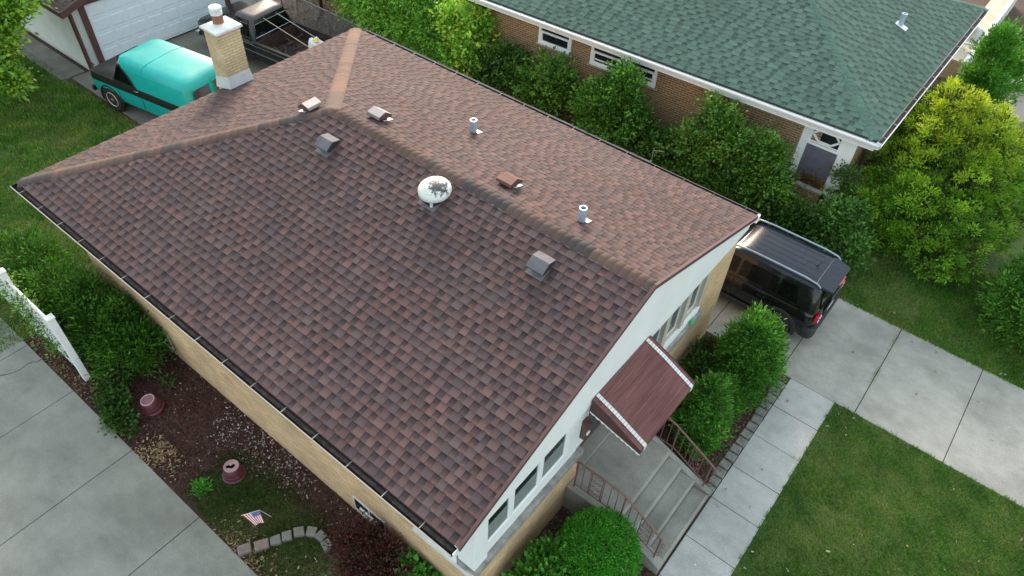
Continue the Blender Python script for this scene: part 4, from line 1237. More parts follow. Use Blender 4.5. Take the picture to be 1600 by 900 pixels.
# vent pipe on the front slope
px, py = 11.45, 19.35
pz = GZ+(12.9-px)*GP
fl = MB().hexa([(px-0.12, py-0.12, pz+0.12*GP+0.02), (px+0.22, py-0.12, pz-0.22*GP+0.02), (px+0.22, py+0.12, pz-0.22*GP+0.02), (px-0.12, py+0.12, pz+0.12*GP+0.02)], [(px-0.12, py-0.12, pz+0.12*GP+0.03), (px+0.22, py-0.12, pz-0.22*GP+0.03), (px+0.22, py+0.12, pz-0.22*GP+0.03), (px-0.12, py+0.12, pz+0.12*GP+0.03)]).build('vent_pipe_flashing', 'flash', nh)
MB().lathe([(0.075, pz-0.05), (0.07, pz+0.30), (0.082, pz+0.31), (0.082, pz+0.35), (0.045, pz+0.35), (0.045, pz+0.28)], (px, py, 0), 16, cap=False).build('vent_pipe', 'pipe', fl, smooth=40)

pt = thing('potted_shrub', 'small dark green shrub in a round pale planter at the brick house corner', 'potted plant', (12.43, 14.06, 0))
MB().lathe([(0.13, 1.02), (0.20, 1.30), (0.245, 1.32), (0.245, 1.37), (0.21, 1.37), (0.20, 1.32)], (12.43, 14.06, 0), 20, cap=False).lathe([(0.0, 1.0), (0.13, 1.0), (0.13, 1.02)], (12.43, 14.06, 0), 20).build('pot', 'planter', pt, smooth=40)
MB().lathe([(0, 1.325), (0.20, 1.325), (0.20, 1.33), (0, 1.335)], (12.43, 14.06, 0), 16).build('potting_soil', 'soil', pt)
MB().box(12.22, 12.64, 13.86, 14.26, -0.1, 0.99).build('pedestal', 'brown_brick', pt)
leaves('foliage', [(12.50, 14.05, 1.70, 0.30, 0.30, 0.30), (12.62, 14.05, 1.98, 0.18, 0.18, 0.2)], 900, 0.07, [(0.025, 0.055, 0.022), (0.045, 0.085, 0.03)], pt)
rp = thing('planter_flowers', 'reddish plants growing in the brick planter below the corner window', 'plant', (11.7, ybx-0.25, 1.24))
leaves('foliage', [(11.55, ybx-0.25, 1.3, 0.18, 0.14, 0.1), (11.9, ybx-0.25, 1.3, 0.2, 0.14, 0.12)], 420, 0.06, [(0.20, 0.05, 0.03), (0.06, 0.085, 0.03), (0.09, 0.05, 0.03)], rp, zmin=1.2)

# ================================================================== GARAGE
ga = thing('garage', 'white sided garage with dark brown trim and a wide panelled door', 'garage', (-12.4, 9.2, 0))
GX, GY0, GY1, GE = -9.45, 5.58, 12.4, 2.22
pk = 1.15
gw = MB()
gw.prism([(GX, GY0, -0.1), (GX, GY1, -0.1), (GX, GY1, GE), (GX, (GY0+GY1)/2, GE+pk), (GX, GY0, GE)], (-7.0, 0, 0))
gw.build('wall', 'siding', ga)
sd = MB()
z = 0.05
while z < GE-0.06:                       # lapped boards on the side wall
    sd.prism([(GX-6.98, GY0-0.002, z+0.122), (GX-6.98, GY0-0.020, z), (GX-6.98, GY0-0.002, z)], (6.95, 0, 0))
    z += 0.125
sd.build('side_siding', 'siding', ga)
# door
DY0, DY1, DZ = 6.12, 11.0, 2.06
dd = MB().box(GX+0.001, GX+0.02, DY0, DY1, 0.02, DZ).build('garage_door', 'gdoor', ga)
pn = MB()
for r in range(4):
    for c in range(8):
        y0 = DY0+0.08+c*(DY1-DY0-0.08)/8; y1 = y0+(DY1-DY0-0.08)/8-0.09
        z0 = 0.09+r*0.505; z1 = z0+0.38
        pn.hexa([(GX+0.021, y0, z0), (GX+0.021, y1, z0), (GX+0.021, y1, z1), (GX+0.021, y0, z1)], [(GX+0.031, y0+0.03, z0+0.03), (GX+0.031, y1-0.03, z0+0.03), (GX+0.031, y1-0.03, z1-0.03), (GX+0.031, y0+0.03, z1-0.03)])
    if r: pn.box(GX+0.021, GX+0.026, DY0, DY1, 0.02+r*0.505, 0.032+r*0.505)
pn.build('door_panel', 'gdoor', dd)
MB().box(GX+0.001, GX+0.07, DY0, DY1, -0.02, 0.02).build('door_seal', 'black', dd)
gt = MB()
gt.box(GX+0.001, GX+0.07, DY0-0.20, DY0-0.002, -0.05, 2.06).box(GX+0.001, GX+0.07, DY1+0.002, DY1+0.20, -0.05, 2.06)
gt.box(GX+0.001, GX+0.14, GY0-0.30, GY1+0.30, 2.062, 2.22)
gt.box(GX-0.0, GX+0.05, GY0-0.03, GY0+0.10, -0.05, 2.06)
gt.build('door_trim', 'brown_trim', ga, bevel=0.005)
gr_ = MB()
ym = (GY0+GY1)/2
ksl = pk/(ym-GY0)
for sg in (-1, 1):
    ye = GY0-0.32 if sg < 0 else GY1+0.32
    ze = GE-0.32*ksl
    a = [(GX+0.36, ye, ze+0.04), (GX+0.36, ym, GE+pk+0.04), (GX-7.2, ym, GE+pk+0.04), (GX-7.2, ye, ze+0.04)]
    gr_.hexa(a, [(x, y, z+0.03) for x, y, z in a])
gro = gr_.build('roof', 'slat', ga)
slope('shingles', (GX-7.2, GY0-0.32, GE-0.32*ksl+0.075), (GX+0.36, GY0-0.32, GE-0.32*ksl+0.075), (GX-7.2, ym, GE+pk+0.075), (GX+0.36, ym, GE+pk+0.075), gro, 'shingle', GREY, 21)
rt = MB()
for sg in (-1, 1):
    ye = GY0-0.34 if sg < 0 else GY1+0.34
    ze = GE-0.34*ksl
    rt.prism([(GX+0.365, ye, ze-0.13), (GX+0.365, ym, GE+pk-0.13), (GX+0.365, ym, GE+pk+0.085), (GX+0.365, ye, ze+0.085)], (0.03, 0, 0))
rt.box(GX-7.2, GX+0.36, GY0-0.35, GY0-0.322, GE-0.32*ksl-0.10, GE-0.32*ksl+0.08)
rt.build('rake_trim', 'brown_trim', ga)
MB().box(GX-7.2, GX+0.36, GY0-0.321, GY0-0.021, GE-0.32*ksl-0.06, GE-0.32*ksl-0.03).build('soffit', 'white_dirty', ga)
dsp = MB().tube([(GX+0.10, GY0+0.02, 1.9), (GX+0.10, GY0+0.03, 0.35), (GX+0.2, GY0+0.10, 0.2)], 0.03, 8).build('downpipe', 'brown_trim', ga)

# ================================================================== VEHICLES (built heading along +x, then turned)
def outline(z, x0, x1, hw, r, n=5, bow=0.0):
    """rounded rectangle in plan"""
    pts = []
    for (cx, cy, a0) in ((x1-r, hw-r, 0), (x0+r, hw-r, PI/2), (x0+r, -hw+r, PI), (x1-r, -hw+r, 1.5*PI)):
        for i in range(n):
            a = a0+PI/2*i/(n-1)
            pts.append((cx+r*math.cos(a), cy+r*math.sin(a), z))
    if bow:
        pts = [(x, y, z-bow*((x-(x0+x1)/2)/((x1-x0)/2))**2) for x, y, z in pts]
    return pts
def wheel(parent, x, y, rad, wd, rim_mat, hub_mat, spokes=5, dish=0.02):
    s = 1 if y > 0 else -1
    mt = Matrix.Rotation(-PI/2*s, 3, 'X')
    t = MB().lathe([(rad*0.62, -wd/2), (rad*0.92, -wd/2), (rad, -wd/2+0.03), (rad, wd/2-0.03), (rad*0.92, wd/2), (rad*0.62, wd/2-0.01)], (x, y, rad), 28, mt).build('wheel', 'tyre', parent, smooth=40)
    MB().lathe([(rad*0.63, wd/2-0.015), (rad*0.60, wd/2+0.004), (rad*0.54, wd/2-dish), (rad*0.25, wd/2-dish-0.01), (0.0, wd/2-dish)], (x, y, rad), 28, mt).build('rim', rim_mat, t, smooth=40)
    h = MB()
    for k in range(spokes):
        a = 2*PI*k/spokes+0.3
        d = Vector((math.cos(a), 0, math.sin(a))); p = Vector((-d.z, 0, d.x))
        c = Vector((x, y+s*(wd/2-dish+0.006), rad))
        h.prism([c+d*rad*0.14+p*0.03, c+d*rad*0.52+p*0.04, c+d*rad*0.52-p*0.04, c+d*rad*0.14-p*0.03], (0, s*0.012, 0))
    h.lathe([(rad*0.17, wd/2-dish), (rad*0.14, wd/2-dish+0.03), (0, wd/2-dish+0.035)], (x, y, rad), 16, mt)
    h.build('hub', hub_mat, t)
    return t
def arch(parent, x, y, rad, rin, rout, wd, m):
    s = 1 if y > 0 else -1
    a = MB(); rings = []
    for i in range(19):
        t = -0.25+(PI+0.5)*i/18
        c, sn = math.cos(t), math.sin(t)
        rings.append([(x+rin*c, y-s*0.16, rad+rin*sn), (x+rin*c, y+s*wd, rad+rin*sn), (x+rout*c, y+s*wd, rad+rout*sn), (x+rout*1.04*c, y-s*0.01, rad+rout*1.04*sn)])
    a.loft(rings)
    o = a.build('wheel_arch', m, parent, smooth=35)
    mt = Matrix.Rotation(-PI/2*s, 3, 'X')
    MB().lathe([(0, 0.0), (rin, 0.0), (rin, 0.012), (0, 0.012)], (x, y-s*0.004, rad), 24, mt).build('arch_liner', 'void', o)
    return o
def lerp3(a, b, t): return tuple(a[i]+(b[i]-a[i])*t for i in range(3))
def panel(parent, name, m, c4, t=0.008, smooth=None, bevel=0.0):
    """thin slab on a quad, pushed outwards from the car's middle"""
    a, b, c, d = (Vector(p) for p in c4)
    n = (b-a).cross(d-a).normalized()
    mid = (a+b+c+d)/4
    if n.dot(Vector((mid.x*0.25, mid.y, mid.z-0.8))) < 0: n = -n
    return MB().hexa([a, b, c, d], [a+n*t, b+n*t, c+n*t, d+n*t]).build(name, m, parent, bevel=bevel)

# --- small black SUV in the driveway
suv = thing('parked_suv', 'glossy black compact SUV parked on the concrete driveway', 'car', (11.76, 10.72, 0), PI, world=False)
rings = [outline(0.26, -1.93, 1.93, 0.80, 0.25), outline(0.36, -2.05, 2.06, 0.87, 0.26), outline(0.60, -2.09, 2.11, 0.895, 0.24), outline(0.88, -2.06, 2.06, 0.895, 0.22),
         outline(0.98, -2.03, 2.0, 0.875, 0.22), outline(1.03, -2.0, 1.93, 0.84, 0.22), outline(1.06, -1.9, 1.7, 0.7, 0.2)]
bd = MB().loft(rings).build('body', 'gloss_black', suv, smooth=38)
cr = [outline(1.02, -2.02, 0.98, 0.86, 0.16), outline(1.10, -2.01, 0.88, 0.845, 0.16), outline(1.50, -1.93, 0.36, 0.70, 0.16), outline(1.585, -1.89, 0.20, 0.665, 0.16)]
MB().loft(cr).build('cabin', 'gloss_black', suv, smooth=30)
cb = MB().loft([outline(1.586, -1.89, 0.20, 0.665, 0.16), outline(1.625, -1.86, 0.12, 0.63, 0.16), outline(1.655, -1.80, 0.04, 0.58, 0.16), outline(1.68, -1.6, -0.15, 0.45, 0.16)]).build('roof', 'roof_black', suv, smooth=40)
for k in range(5):
    y = -0.36+k*0.18
    MB().box(-1.55, -0.15, y-0.006, y+0.006, 1.662, 1.6845).build('roof_rib', 'roof_black', cb)
for s in (-1, 1):
    side = lambda x, z: (x, s*(0.845+(0.70-0.845)*(z-1.10)/0.40+0.004), z)
    for nm, (xa, xb, xc, xd) in (('window', (0.72, -0.02, -0.02, 0.33)), ('window', (-0.10, -1.02, -0.98, -0.10)), ('window', (-1.08, -1.55, -1.42, -1.05))):
        panel(suv, nm, 'car_glass', [side(xa, 1.12), side(xb, 1.12), side(xc, 1.48), side(xd, 1.48)], 0.006)
    MB().tube([(0.30, s*0.60, 1.60), (0.18, s*0.60, 1.69), (-0.2, s*0.60, 1.72), (-1.45, s*0.60, 1.72), (-1.75, s*0.60, 1.685), (-1.84, s*0.60, 1.62)], [0.02, 0.024, 0.026, 0.026, 0.024, 0.018], 8).build('roof_rail', 'rail_metal', suv, smooth=60)
    MB().box(-1.0, 1.0, min(s*0.88, s*0.915), max(s*0.88, s*0.915), 0.30, 0.42).build('sill_trim', 'plastic', suv, bevel=0.01)
    MB().box(-1.62, 0.95, min(s*0.872, s*0.884), max(s*0.872, s*0.884), 1.005, 1.025).build('belt_trim', 'plastic', suv)
    for x in (-0.86, 0.12):
        MB().tube([(x, s*0.905, 0.90), (x+0.03, s*0.93, 0.905), (x+0.16, s*0.93, 0.905), (x+0.19, s*0.905, 0.90)], 0.014, 6).build('door_handle', 'gloss_black', suv, smooth=60)
    for x in (-1.02, -0.06, 0.86):
        MB().box(x-0.005, x+0.005, min(s*0.893, s*0.899), max(s*0.893, s*0.899), 0.42, 0.97).build('door_gap', 'void', suv)
    mr = MB().lathe([(0.0, -0.11), (0.075, -0.08), (0.095, 0), (0.075, 0.08), (0, 0.11)], (0.62, s*0.99, 1.10), 12).build('mirror', 'gloss_black', suv, smooth=60)
    # tail light: square red lens with dark cross
    tl = MB().box(-2.115, -2.02, min(s*0.62, s*0.82), max(s*0.62, s*0.82), 0.80, 1.00).build('tail_light', 'red', suv, bevel=0.02)
    lt = MB()
    for sg in (-1, 1):
        lt.hexa([(-2.125, s*0.72-0.07, 0.90-sg*0.07-0.012), (-2.125, s*0.72+0.07, 0.90+sg*0.07-0.012), (-2.11, s*0.72+0.07, 0.90+sg*0.07-0.012), (-2.11, s*0.72-0.07, 0.90-sg*0.07-0.012)],
                [(-2.125, s*0.72-0.07, 0.90-sg*0.07+0.012), (-2.125, s*0.72+0.07, 0.90+sg*0.07+0.012), (-2.11, s*0.72+0.07, 0.90+sg*0.07+0.012), (-2.11, s*0.72-0.07, 0.90-sg*0.07+0.012)])
    lt.build('lens_cross', 'chrome', tl)
    MB().box(-2.165, -2.10, min(s*0.50, s*0.68), max(s*0.50, s*0.68), 0.44, 0.50).build('rear_reflector', 'red', suv, bevel=0.01)
    MB().box(2.06, 2.12, min(s*0.50, s*0.72), max(s*0.50, s*0.72), 0.72, 0.90).build('headlight', 'chrome', suv, bevel=0.02)
    for x in (-1.30, 1.27):
        arch(suv, x, s*0.872, 0.345, 0.375, 0.46, 0.045, 'plastic')
        wheel(suv, x, s*0.825, 0.345, 0.22, 'alloy', 'black', 5)
# rear: glass, spoiler with brake lamp, bumper, plate
panel(suv, 'rear_window', 'car_glass', [(-2.018, -0.66, 1.12), (-2.018, 0.66, 1.12), (-1.945, 0.56, 1.46), (-1.945, -0.56, 1.46)], 0.012)
sp = MB().hexa([(-1.70, -0.62, 1.60), (-1.70, 0.62, 1.60), (-2.10, 0.55, 1.55), (-2.10, -0.55, 1.55)], [(-1.70, -0.60, 1.672), (-1.70, 0.60, 1.672), (-2.12, 0.53, 1.60), (-2.12, -0.53, 1.60)]).build('spoiler', 'roof_black', suv, bevel=0.015)
MB().box(-2.135, -2.10, -0.19, 0.19, 1.562, 1.596).build('brake_lamp', 'red', sp)
MB().loft([outline(0.30, -2.12, -1.80, 0.86, 0.12), outline(0.40, -2.16, -1.80, 0.90, 0.14), outline(0.58, -2.16, -1.80, 0.90, 0.14), outline(0.63, -2.12, -1.80, 0.88, 0.12)]).build('rear_bumper', 'plastic', suv, smooth=40)
MB().box(-2.125, -2.085, -0.55, 0.55, 0.985, 1.025).build('tailgate_trim', 'gloss_black', suv, bevel=0.01)
MB().box(-2.122, -2.08, -0.26, 0.26, 0.74, 0.88).build('plate_recess', 'plastic', suv, bevel=0.01)
MB().box(-2.13, -2.122, -0.15, 0.15, 0.75, 0.86).build('number_plate', 'white_dirty', suv)
an = MB().lathe([(0.05, 1.655), (0.03, 1.70), (0.0, 1.71)], (-1.50, 0, 0), 10).tube([(-1.50, 0, 1.70), (-1.62, 0, 1.86)], 0.006, 6).build('antenna', 'black', suv)
panel(suv, 'windscreen', 'car_glass', [(0.80, -0.70, 1.14), (0.80, 0.70, 1.14), (0.36, 0.58, 1.49), (0.36, -0.58, 1.49)], 0.012)

# --- old turquoise and black van-bodied truck
tv = thing('panel_truck', 'old turquoise truck with black hood and black side band parked by the garage', 'truck', (-5.45, 6.02, 0), PI+math.radians(9.5), world=False)
RD = 0.38
low = [outline(0.42, -2.18, 2.04, 0.90, 0.16), outline(0.62, -2.22, 2.10, 0.955, 0.16), outline(0.90, -2.22, 2.10, 0.965, 0.16)]
MB().loft(low).build('body', 'turq', tv, smooth=40)
MB().loft([outline(0.902, -2.215, 2.09, 0.962, 0.16), outline(1.04, -2.21, 2.08, 0.969, 0.16), outline(1.16, -2.20, 2.04, 0.945, 0.16)]).build('side_band', 'semi_black', tv, smooth=40)
MB().loft([outline(1.162, 0.88, 2.03, 0.92, 0.18), outline(1.215, 0.88, 1.94, 0.82, 0.18, bow=0.02), outline(1.23, 0.9, 1.82, 0.6, 0.18, bow=0.02)]).build('hood', 'semi_black', tv, smooth=30)
MB().box(0.8, 1.9, -0.012, 0.012, 1.225, 1.245).build('hood_ridge', 'semi_black', tv)
# shell: rear panels and roof in turquoise
sh = MB()
prof_l = []
ring = []
def shell_ring(z, x0, x1, hw, r): return outline(z, x0, x1, hw, r, 6)
sh.loft([shell_ring(1.162, -2.20, 0.05, 0.945, 0.12), shell_ring(1.42, -2.16, 0.26, 0.91, 0.14), shell_ring(1.64, -2.13, 0.52, 0.875, 0.16), shell_ring(1.76, -2.09, 0.72, 0.84, 0.20), shell_ring(1.84, -2.0, 0.78, 0.75, 0.26), shell_ring(1.88, -1.8, 0.70, 0.58, 0.26), shell_ring(1.90, -1.4, 0.3, 0.3, 0.2)])
cabn = sh.build('cab_shell', 'turq', tv, smooth=42)
# roof seam
MB().tube([(-0.35, -0.868, 1.72), (-0.35, -0.845, 1.765), (-0.35, -0.752, 1.846), (-0.35, -0.58, 1.887), (-0.35, -0.30, 1.902), (-0.35, 0.30, 1.902), (-0.35, 0.58, 1.887), (-0.35, 0.752, 1.846), (-0.35, 0.845, 1.765), (-0.35, 0.868, 1.72)], 0.007, 6).build('roof_seam', 'turq', cabn, smooth=60)
# glass house at the front
MB().loft([outline(1.163, -0.4, 1.05, 0.93, 0.12), outline(1.40, -0.3, 0.90, 0.888, 0.12), outline(1.72, -0.1, 0.76, 0.835, 0.14)]).build('front_glasshouse', 'semi_black', tv, smooth=30)
panel(tv, 'windscreen', 'car_glass', [(1.02, -0.80, 1.20), (1.02, 0.80, 1.20), (0.735, 0.72, 1.62), (0.735, -0.72, 1.62)], 0.012)
for s in (-1, 1):
    sd_ = lambda x, z: (x, s*(0.938-(z-1.163)*0.193), z)
    panel(tv, 'window', 'car_glass', [sd_(0.92, 1.20), sd_(0.14, 1.20), sd_(0.54, 1.65), sd_(0.70, 1.65)], 0.008)
    # slanted black pillar edge and drip rail
    MB().tube([(-0.02, s*0.948, 1.17), (0.26, s*0.903, 1.42), (0.56, s*0.846, 1.68)], 0.012, 6).build('pillar_edge', 'semi_black', tv, smooth=60)
    MB().tube([(-2.0, s*0.858, 1.665), (-1.0, s*0.866, 1.665), (0.46, s*0.862, 1.665)], 0.010, 6).build('drip_rail', 'turq', tv, smooth=60)
    MB().tube([(0.08, s*0.965, 1.10), (0.06, s*0.995, 1.10), (-0.08, s*0.995, 1.10), (-0.10, s*0.965, 1.10)], 0.012, 6).build('door_handle', 'chrome', tv, smooth=60)
    for x in (0.86, -0.16):
        MB().box(x-0.005, x+0.005, min(s*0.962, s*0.970), max(s*0.962, s*0.970), 0.50, 1.12).build('door_gap', 'void', tv)
    MB().box(1.9, 2.115, min(s*0.62, s*0.84), max(s*0.62, s*0.84), 0.72, 0.94).build('headlight', 'chrome', tv, bevel=0.05)
    for x in (-1.42, 1.34):
        arch(tv, x, s*0.95, RD, RD+0.05, RD+0.09, 0.025, 'semi_black')
        wheel(tv, x, s*0.865, RD, 0.24, 'white_rim', 'rust', 8, 0.03)
    # rear barn door windows with rounded frames
    panel(tv, 'rear_window', 'rear_glass', [(-2.192, s*0.10, 1.26), (-2.192, s*0.70, 1.26), (-2.135, s*0.62, 1.60), (-2.135, s*0.10, 1.60)], 0.014, bevel=0.03)
    fr = MB()
    P4 = [(-2.205, s*0.07, 1.23), (-2.205, s*0.74, 1.23), (-2.142, s*0.65, 1.63), (-2.142, s*0.07, 1.63)]
    fr.tube(P4+[P4[0]], 0.018, 6)
    fr.build('window_frame', 'turq', tv, smooth=60)
    MB().box(-2.25, -2.20, min(s*0.82, s*0.90), max(s*0.82, s*0.90), 0.72, 0.92).build('tail_light', 'red', tv, bevel=0.01)
MB().box(-2.34, -2.24, -0.92, 0.92, 0.42, 0.56).build('rear_bumper', 'white_dirty', tv, bevel=0.02)
MB().box(2.11, 2.22, -0.95, 0.95, 0.42, 0.58).build('front_bumper', 'semi_black', tv, bevel=0.02)
MB().box(2.095, 2.115, -0.58, 0.58, 0.70, 0.95).build('grille', 'white_dirty', tv)

# --- black pickup
pu = thing('pickup_truck', 'old black pickup truck with faded roof and an open cluttered bed', 'truck', (-5.35, 10.16, 0), PI+math.radians(5.5), world=False)
pb = MB()
pb.loft([outline(0.42, 0.0, 2.75, 0.90, 0.14), outline(0.66, -0.02, 2.80, 0.965, 0.14), outline(0.98, -0.02, 2.78, 0.965, 0.14), outline(1.07, 0.0, 2.7, 0.92, 0.16), outline(1.11, 0.2, 2.4, 0.7, 0.16)])
body = pb.build('body', 'truck_black', pu, smooth=35)
MB().loft([outline(1.05, 0.0, 1.62, 0.915, 0.10), outline(1.12, 0.01, 1.55, 0.90, 0.10), outline(1.58, 0.14, 1.02, 0.765, 0.12), outline(1.66, 0.17, 0.96, 0.73, 0.12)]).build('cab', 'truck_black', pu, smooth=30)
MB().loft([outline(1.662, 0.15, 0.99, 0.735, 0.14), outline(1.72, 0.20, 0.95, 0.69, 0.14), outline(1.75, 0.32, 0.84, 0.5, 0.14)]).build('cab_roof', 'truck_roof', pu, smooth=50)
pbx = MB()
pbx.box(-2.30, -0.02, -0.96, -0.90, 0.48, 1.08).box(-2.30, -0.02, 0.90, 0.96, 0.48, 1.08).box(-2.34, -2.28, -0.899, 0.899, 0.48, 1.06)
pbx.box(-2.28, -0.022, -0.899, 0.899, 0.48, 0.56)
bedo = pbx.build('cargo_bed', 'truck_black', pu, bevel=0.012)
MB().box(-2.27, -0.024, -0.897, 0.897, 0.562, 0.575).box(-2.27, -0.024, -0.898, -0.885, 0.576, 1.05).box(-2.27, -0.024, 0.885, 0.898, 0.576, 1.05).box(-0.05, -0.021, -0.884, 0.884, 0.576, 1.05).build('bed_liner', 'bed', bedo)
for s in (-1, 1):
    MB().box(-2.32, 0.0, min(s*0.86, s*0.965), max(s*0.86, s*0.965), 1.082, 1.105).build('bed_rail', 'bed', bedo, bevel=0.008)
    sd_ = lambda x, z: (x, s*(0.903-(z-1.12)*0.2935), z)
    w1 = [sd_(1.40, 1.16), sd_(0.72, 1.16), sd_(0.72, 1.55), sd_(1.05, 1.55)]
    w2 = [sd_(0.62, 1.16), sd_(0.16, 1.16), sd_(0.22, 1.55), sd_(0.62, 1.55)]
    for c4 in (w1, w2):
        panel(pu, 'window', 'car_glass', c4, 0.006)
        MB().tube([Vector(p)+Vector((0, s*0.008, 0)) for p in c4+[c4[0]]], 0.006, 6).build('window_trim', 'chrome', pu, smooth=60)
    MB().box(-2.30, 2.60, min(s*0.962, s*0.972), max(s*0.962, s*0.972), 0.98, 1.0).build('pinstripe', 'chrome', pu)
    MB().box(-2.30, 2.60, min(s*0.964, s*0.976), max(s*0.964, s*0.976), 0.74, 0.77).build('side_moulding', 'chrome', pu)
    MB().box(2.70, 2.82, min(s*0.60, s*0.86), max(s*0.60, s*0.86), 0.74, 0.94).build('headlight', 'chrome', pu, bevel=0.02)
    MB().box(-2.36, -2.33, min(s*0.86, s*0.95), max(s*0.86, s*0.95), 0.66, 0.98).build('tail_light', 'red', pu, bevel=0.008)
    mr = MB().box(1.34, 1.42, min(s*1.02, s*1.22), max(s*1.02, s*1.22), 1.14, 1.32).tube([(1.38, s*0.90, 1.14), (1.38, s*1.04, 1.20)], 0.012, 6).build('mirror', 'chrome', pu, bevel=0.02)
    for x in (-1.42, 1.92):
        arch(pu, x, s*0.955, 0.37, 0.42, 0.47, 0.02, 'truck_black')
        wheel(pu, x, s*0.865, 0.37, 0.24, 'chrome', 'black', 8, 0.03)
rw = [(0.015+0.012, -0.78, 1.16), (0.015+0.012, 0.78, 1.16), (0.118, 0.68, 1.54), (0.118, -0.68, 1.54)]
panel(pu, 'rear_window', 'car_glass', [(x-0.008, y, z) for x, y, z in rw], 0.012)
MB().tube([(x-0.025, y, z) for x, y, z in rw+[rw[0]]], 0.008, 6).build('window_trim', 'chrome', pu, smooth=60)
panel(pu, 'windscreen', 'car_glass', [(1.52, -0.78, 1.14), (1.52, 0.78, 1.14), (1.06, 0.68, 1.56), (1.06, -0.68, 1.56)], 0.012)
MB().box(-2.50, -2.36, -0.95, 0.95, 0.44, 0.60).build('rear_bumper', 'chrome', pu, bevel=0.02)
MB().box(2.80, 2.95, -0.97, 0.97, 0.44, 0.62).build('front_bumper', 'chrome', pu, bevel=0.02)
# things in the bed
puM = Matrix.Translation(pu.location) @ Matrix.Rotation(PI+math.radians(5.5), 4, 'Z')
def W_(x, y, z): return tuple(puM @ Vector((x, y, z)))
bag = thing('white_bag', 'crumpled white bag with a yellow patch in the black pickup bed', 'bag', W_(-1.42, -0.42, 0.58))
bm_ = bmesh.new(); bmesh.ops.create_icosphere(bm_, subdivisions=3, radius=1)
for v in bm_.verts:
    k = 1+0.10*math.sin(v.co.x*7+v.co.y*5)+0.07*math.sin(v.co.z*9+v.co.x*6)
    v.co = Vector((v.co.x*0.30*k, v.co.y*0.26*k, max(-0.0, v.co.z*0.30*k+0.24)))
me = bpy.data.meshes.new('sack'); bm_.to_mesh(me); bm_.free(); me.materials.append(M['bag'])
ob = bpy.data.objects.new('sack', me); COL.objects.link(ob); ob.parent = bag
bx_, by_, bz_ = W_(-1.42, -0.42, 0.58)
MB().lathe([(0, 0.0), (0.10, 0.0), (0.095, 0.012), (0, 0.014)], (bx_+0.10, by_-0.04, bz_+0.515), 12, Matrix.Rotation(0.35, 3, 'Y')).build('yellow_patch', 'yellow', bag)
j = MB()
R_ = random.Random(3)
for k in range(9):
    x, y = R_.uniform(-1.0, -0.15), R_.uniform(-0.75, 0.75)
    p = [W_(x+R_.uniform(-.3, .3), y+R_.uniform(-.3, .3), 0.60+R_.uniform(0, .25)) for _ in range(2)]
    j.tube(p, R_.uniform(0.02, 0.05), 6)
tag(j.build('scrap_pile', 'bed'), 'rusty pile of scrap pipes lying in the pickup bed', 'scrap')
tl_ = MB().box(-0.14, 0.14, -0.10, 0.10, 0, 0.12).box(-0.10, 0.10, -0.012, 0.012, 0.121, 0.15).build('toolbox', 'terra', None, bevel=0.01)
tl_.location = W_(-1.15, 0.05, 0.58); tl_.rotation_euler = (0, 0, 0.5); tag(tl_, 'small red brown toolbox on the pickup bed floor', 'toolbox')
for i, (a, b, nm) in enumerate((((0.62, -0.05, 1.78), (-1.50, -0.25, 0.95), 'pale yellow pole leaning from the pickup cab roof down to the white bag'), ((0.55, 0.35, 1.78), (-1.42, -0.62, 0.98), 'thin grey pole crossing above the pickup rear window')) ):
    a, b = ((0.62, 0.30, 1.765), (-1.45, -0.02, 1.02)) if i == 0 else ((0.60, -0.22, 1.765), (-1.30, -0.62, 1.00))
    tag(MB().tube([W_(*a), W_(*b)], [0.010, 0.016], 6).build('pole', 'pole' if i == 0 else 'steel'), nm, 'pole')

# ================================================================== FENCES
cf = thing('chain_link_fence', 'grey chain link fence along the driveway in front of the shrubs', 'fence', (0, 12.3, 0))
FY = 12.30
MB().tube([(-10.5, FY, 1.12), (8.0, FY, 1.12)], 0.022, 8).build('top_rail', 'steel', cf, smooth=60)
x = -10.4
while x < 8.2:
    MB().lathe([(0.028, -0.1), (0.028, 1.13), (0.034, 1.135), (0.034, 1.16), (0, 1.19)], (x, FY, 0), 10).build('post', 'steel', cf, smooth=40)
    x += 2.63
cm = MB()
x = -10.4
while x < 8.0:
    for d in (-1, 1):
        a = (x, FY+0.004*d, 0.03 if d > 0 else 1.10); b = (x+1.07, FY+0.004*d, 1.10 if d > 0 else 0.03)
        t = 0.0022
        cm.add([(a[0]-t, a[1]-t, a[2]), (a[0]+t, a[1]+t, a[2]), (b[0]+t, b[1]+t, b[2]), (b[0]-t, b[1]-t, b[2])], [(0, 1, 2, 3)])
        cm.add([(a[0]-t, a[1]+t, a[2]), (a[0]+t, a[1]-t, a[2]), (b[0]+t, b[1]-t, b[2]), (b[0]-t, b[1]+t, b[2])], [(0, 1, 2, 3)])
    x += 0.075
cm.build('wire_mesh', 'steel', cf)

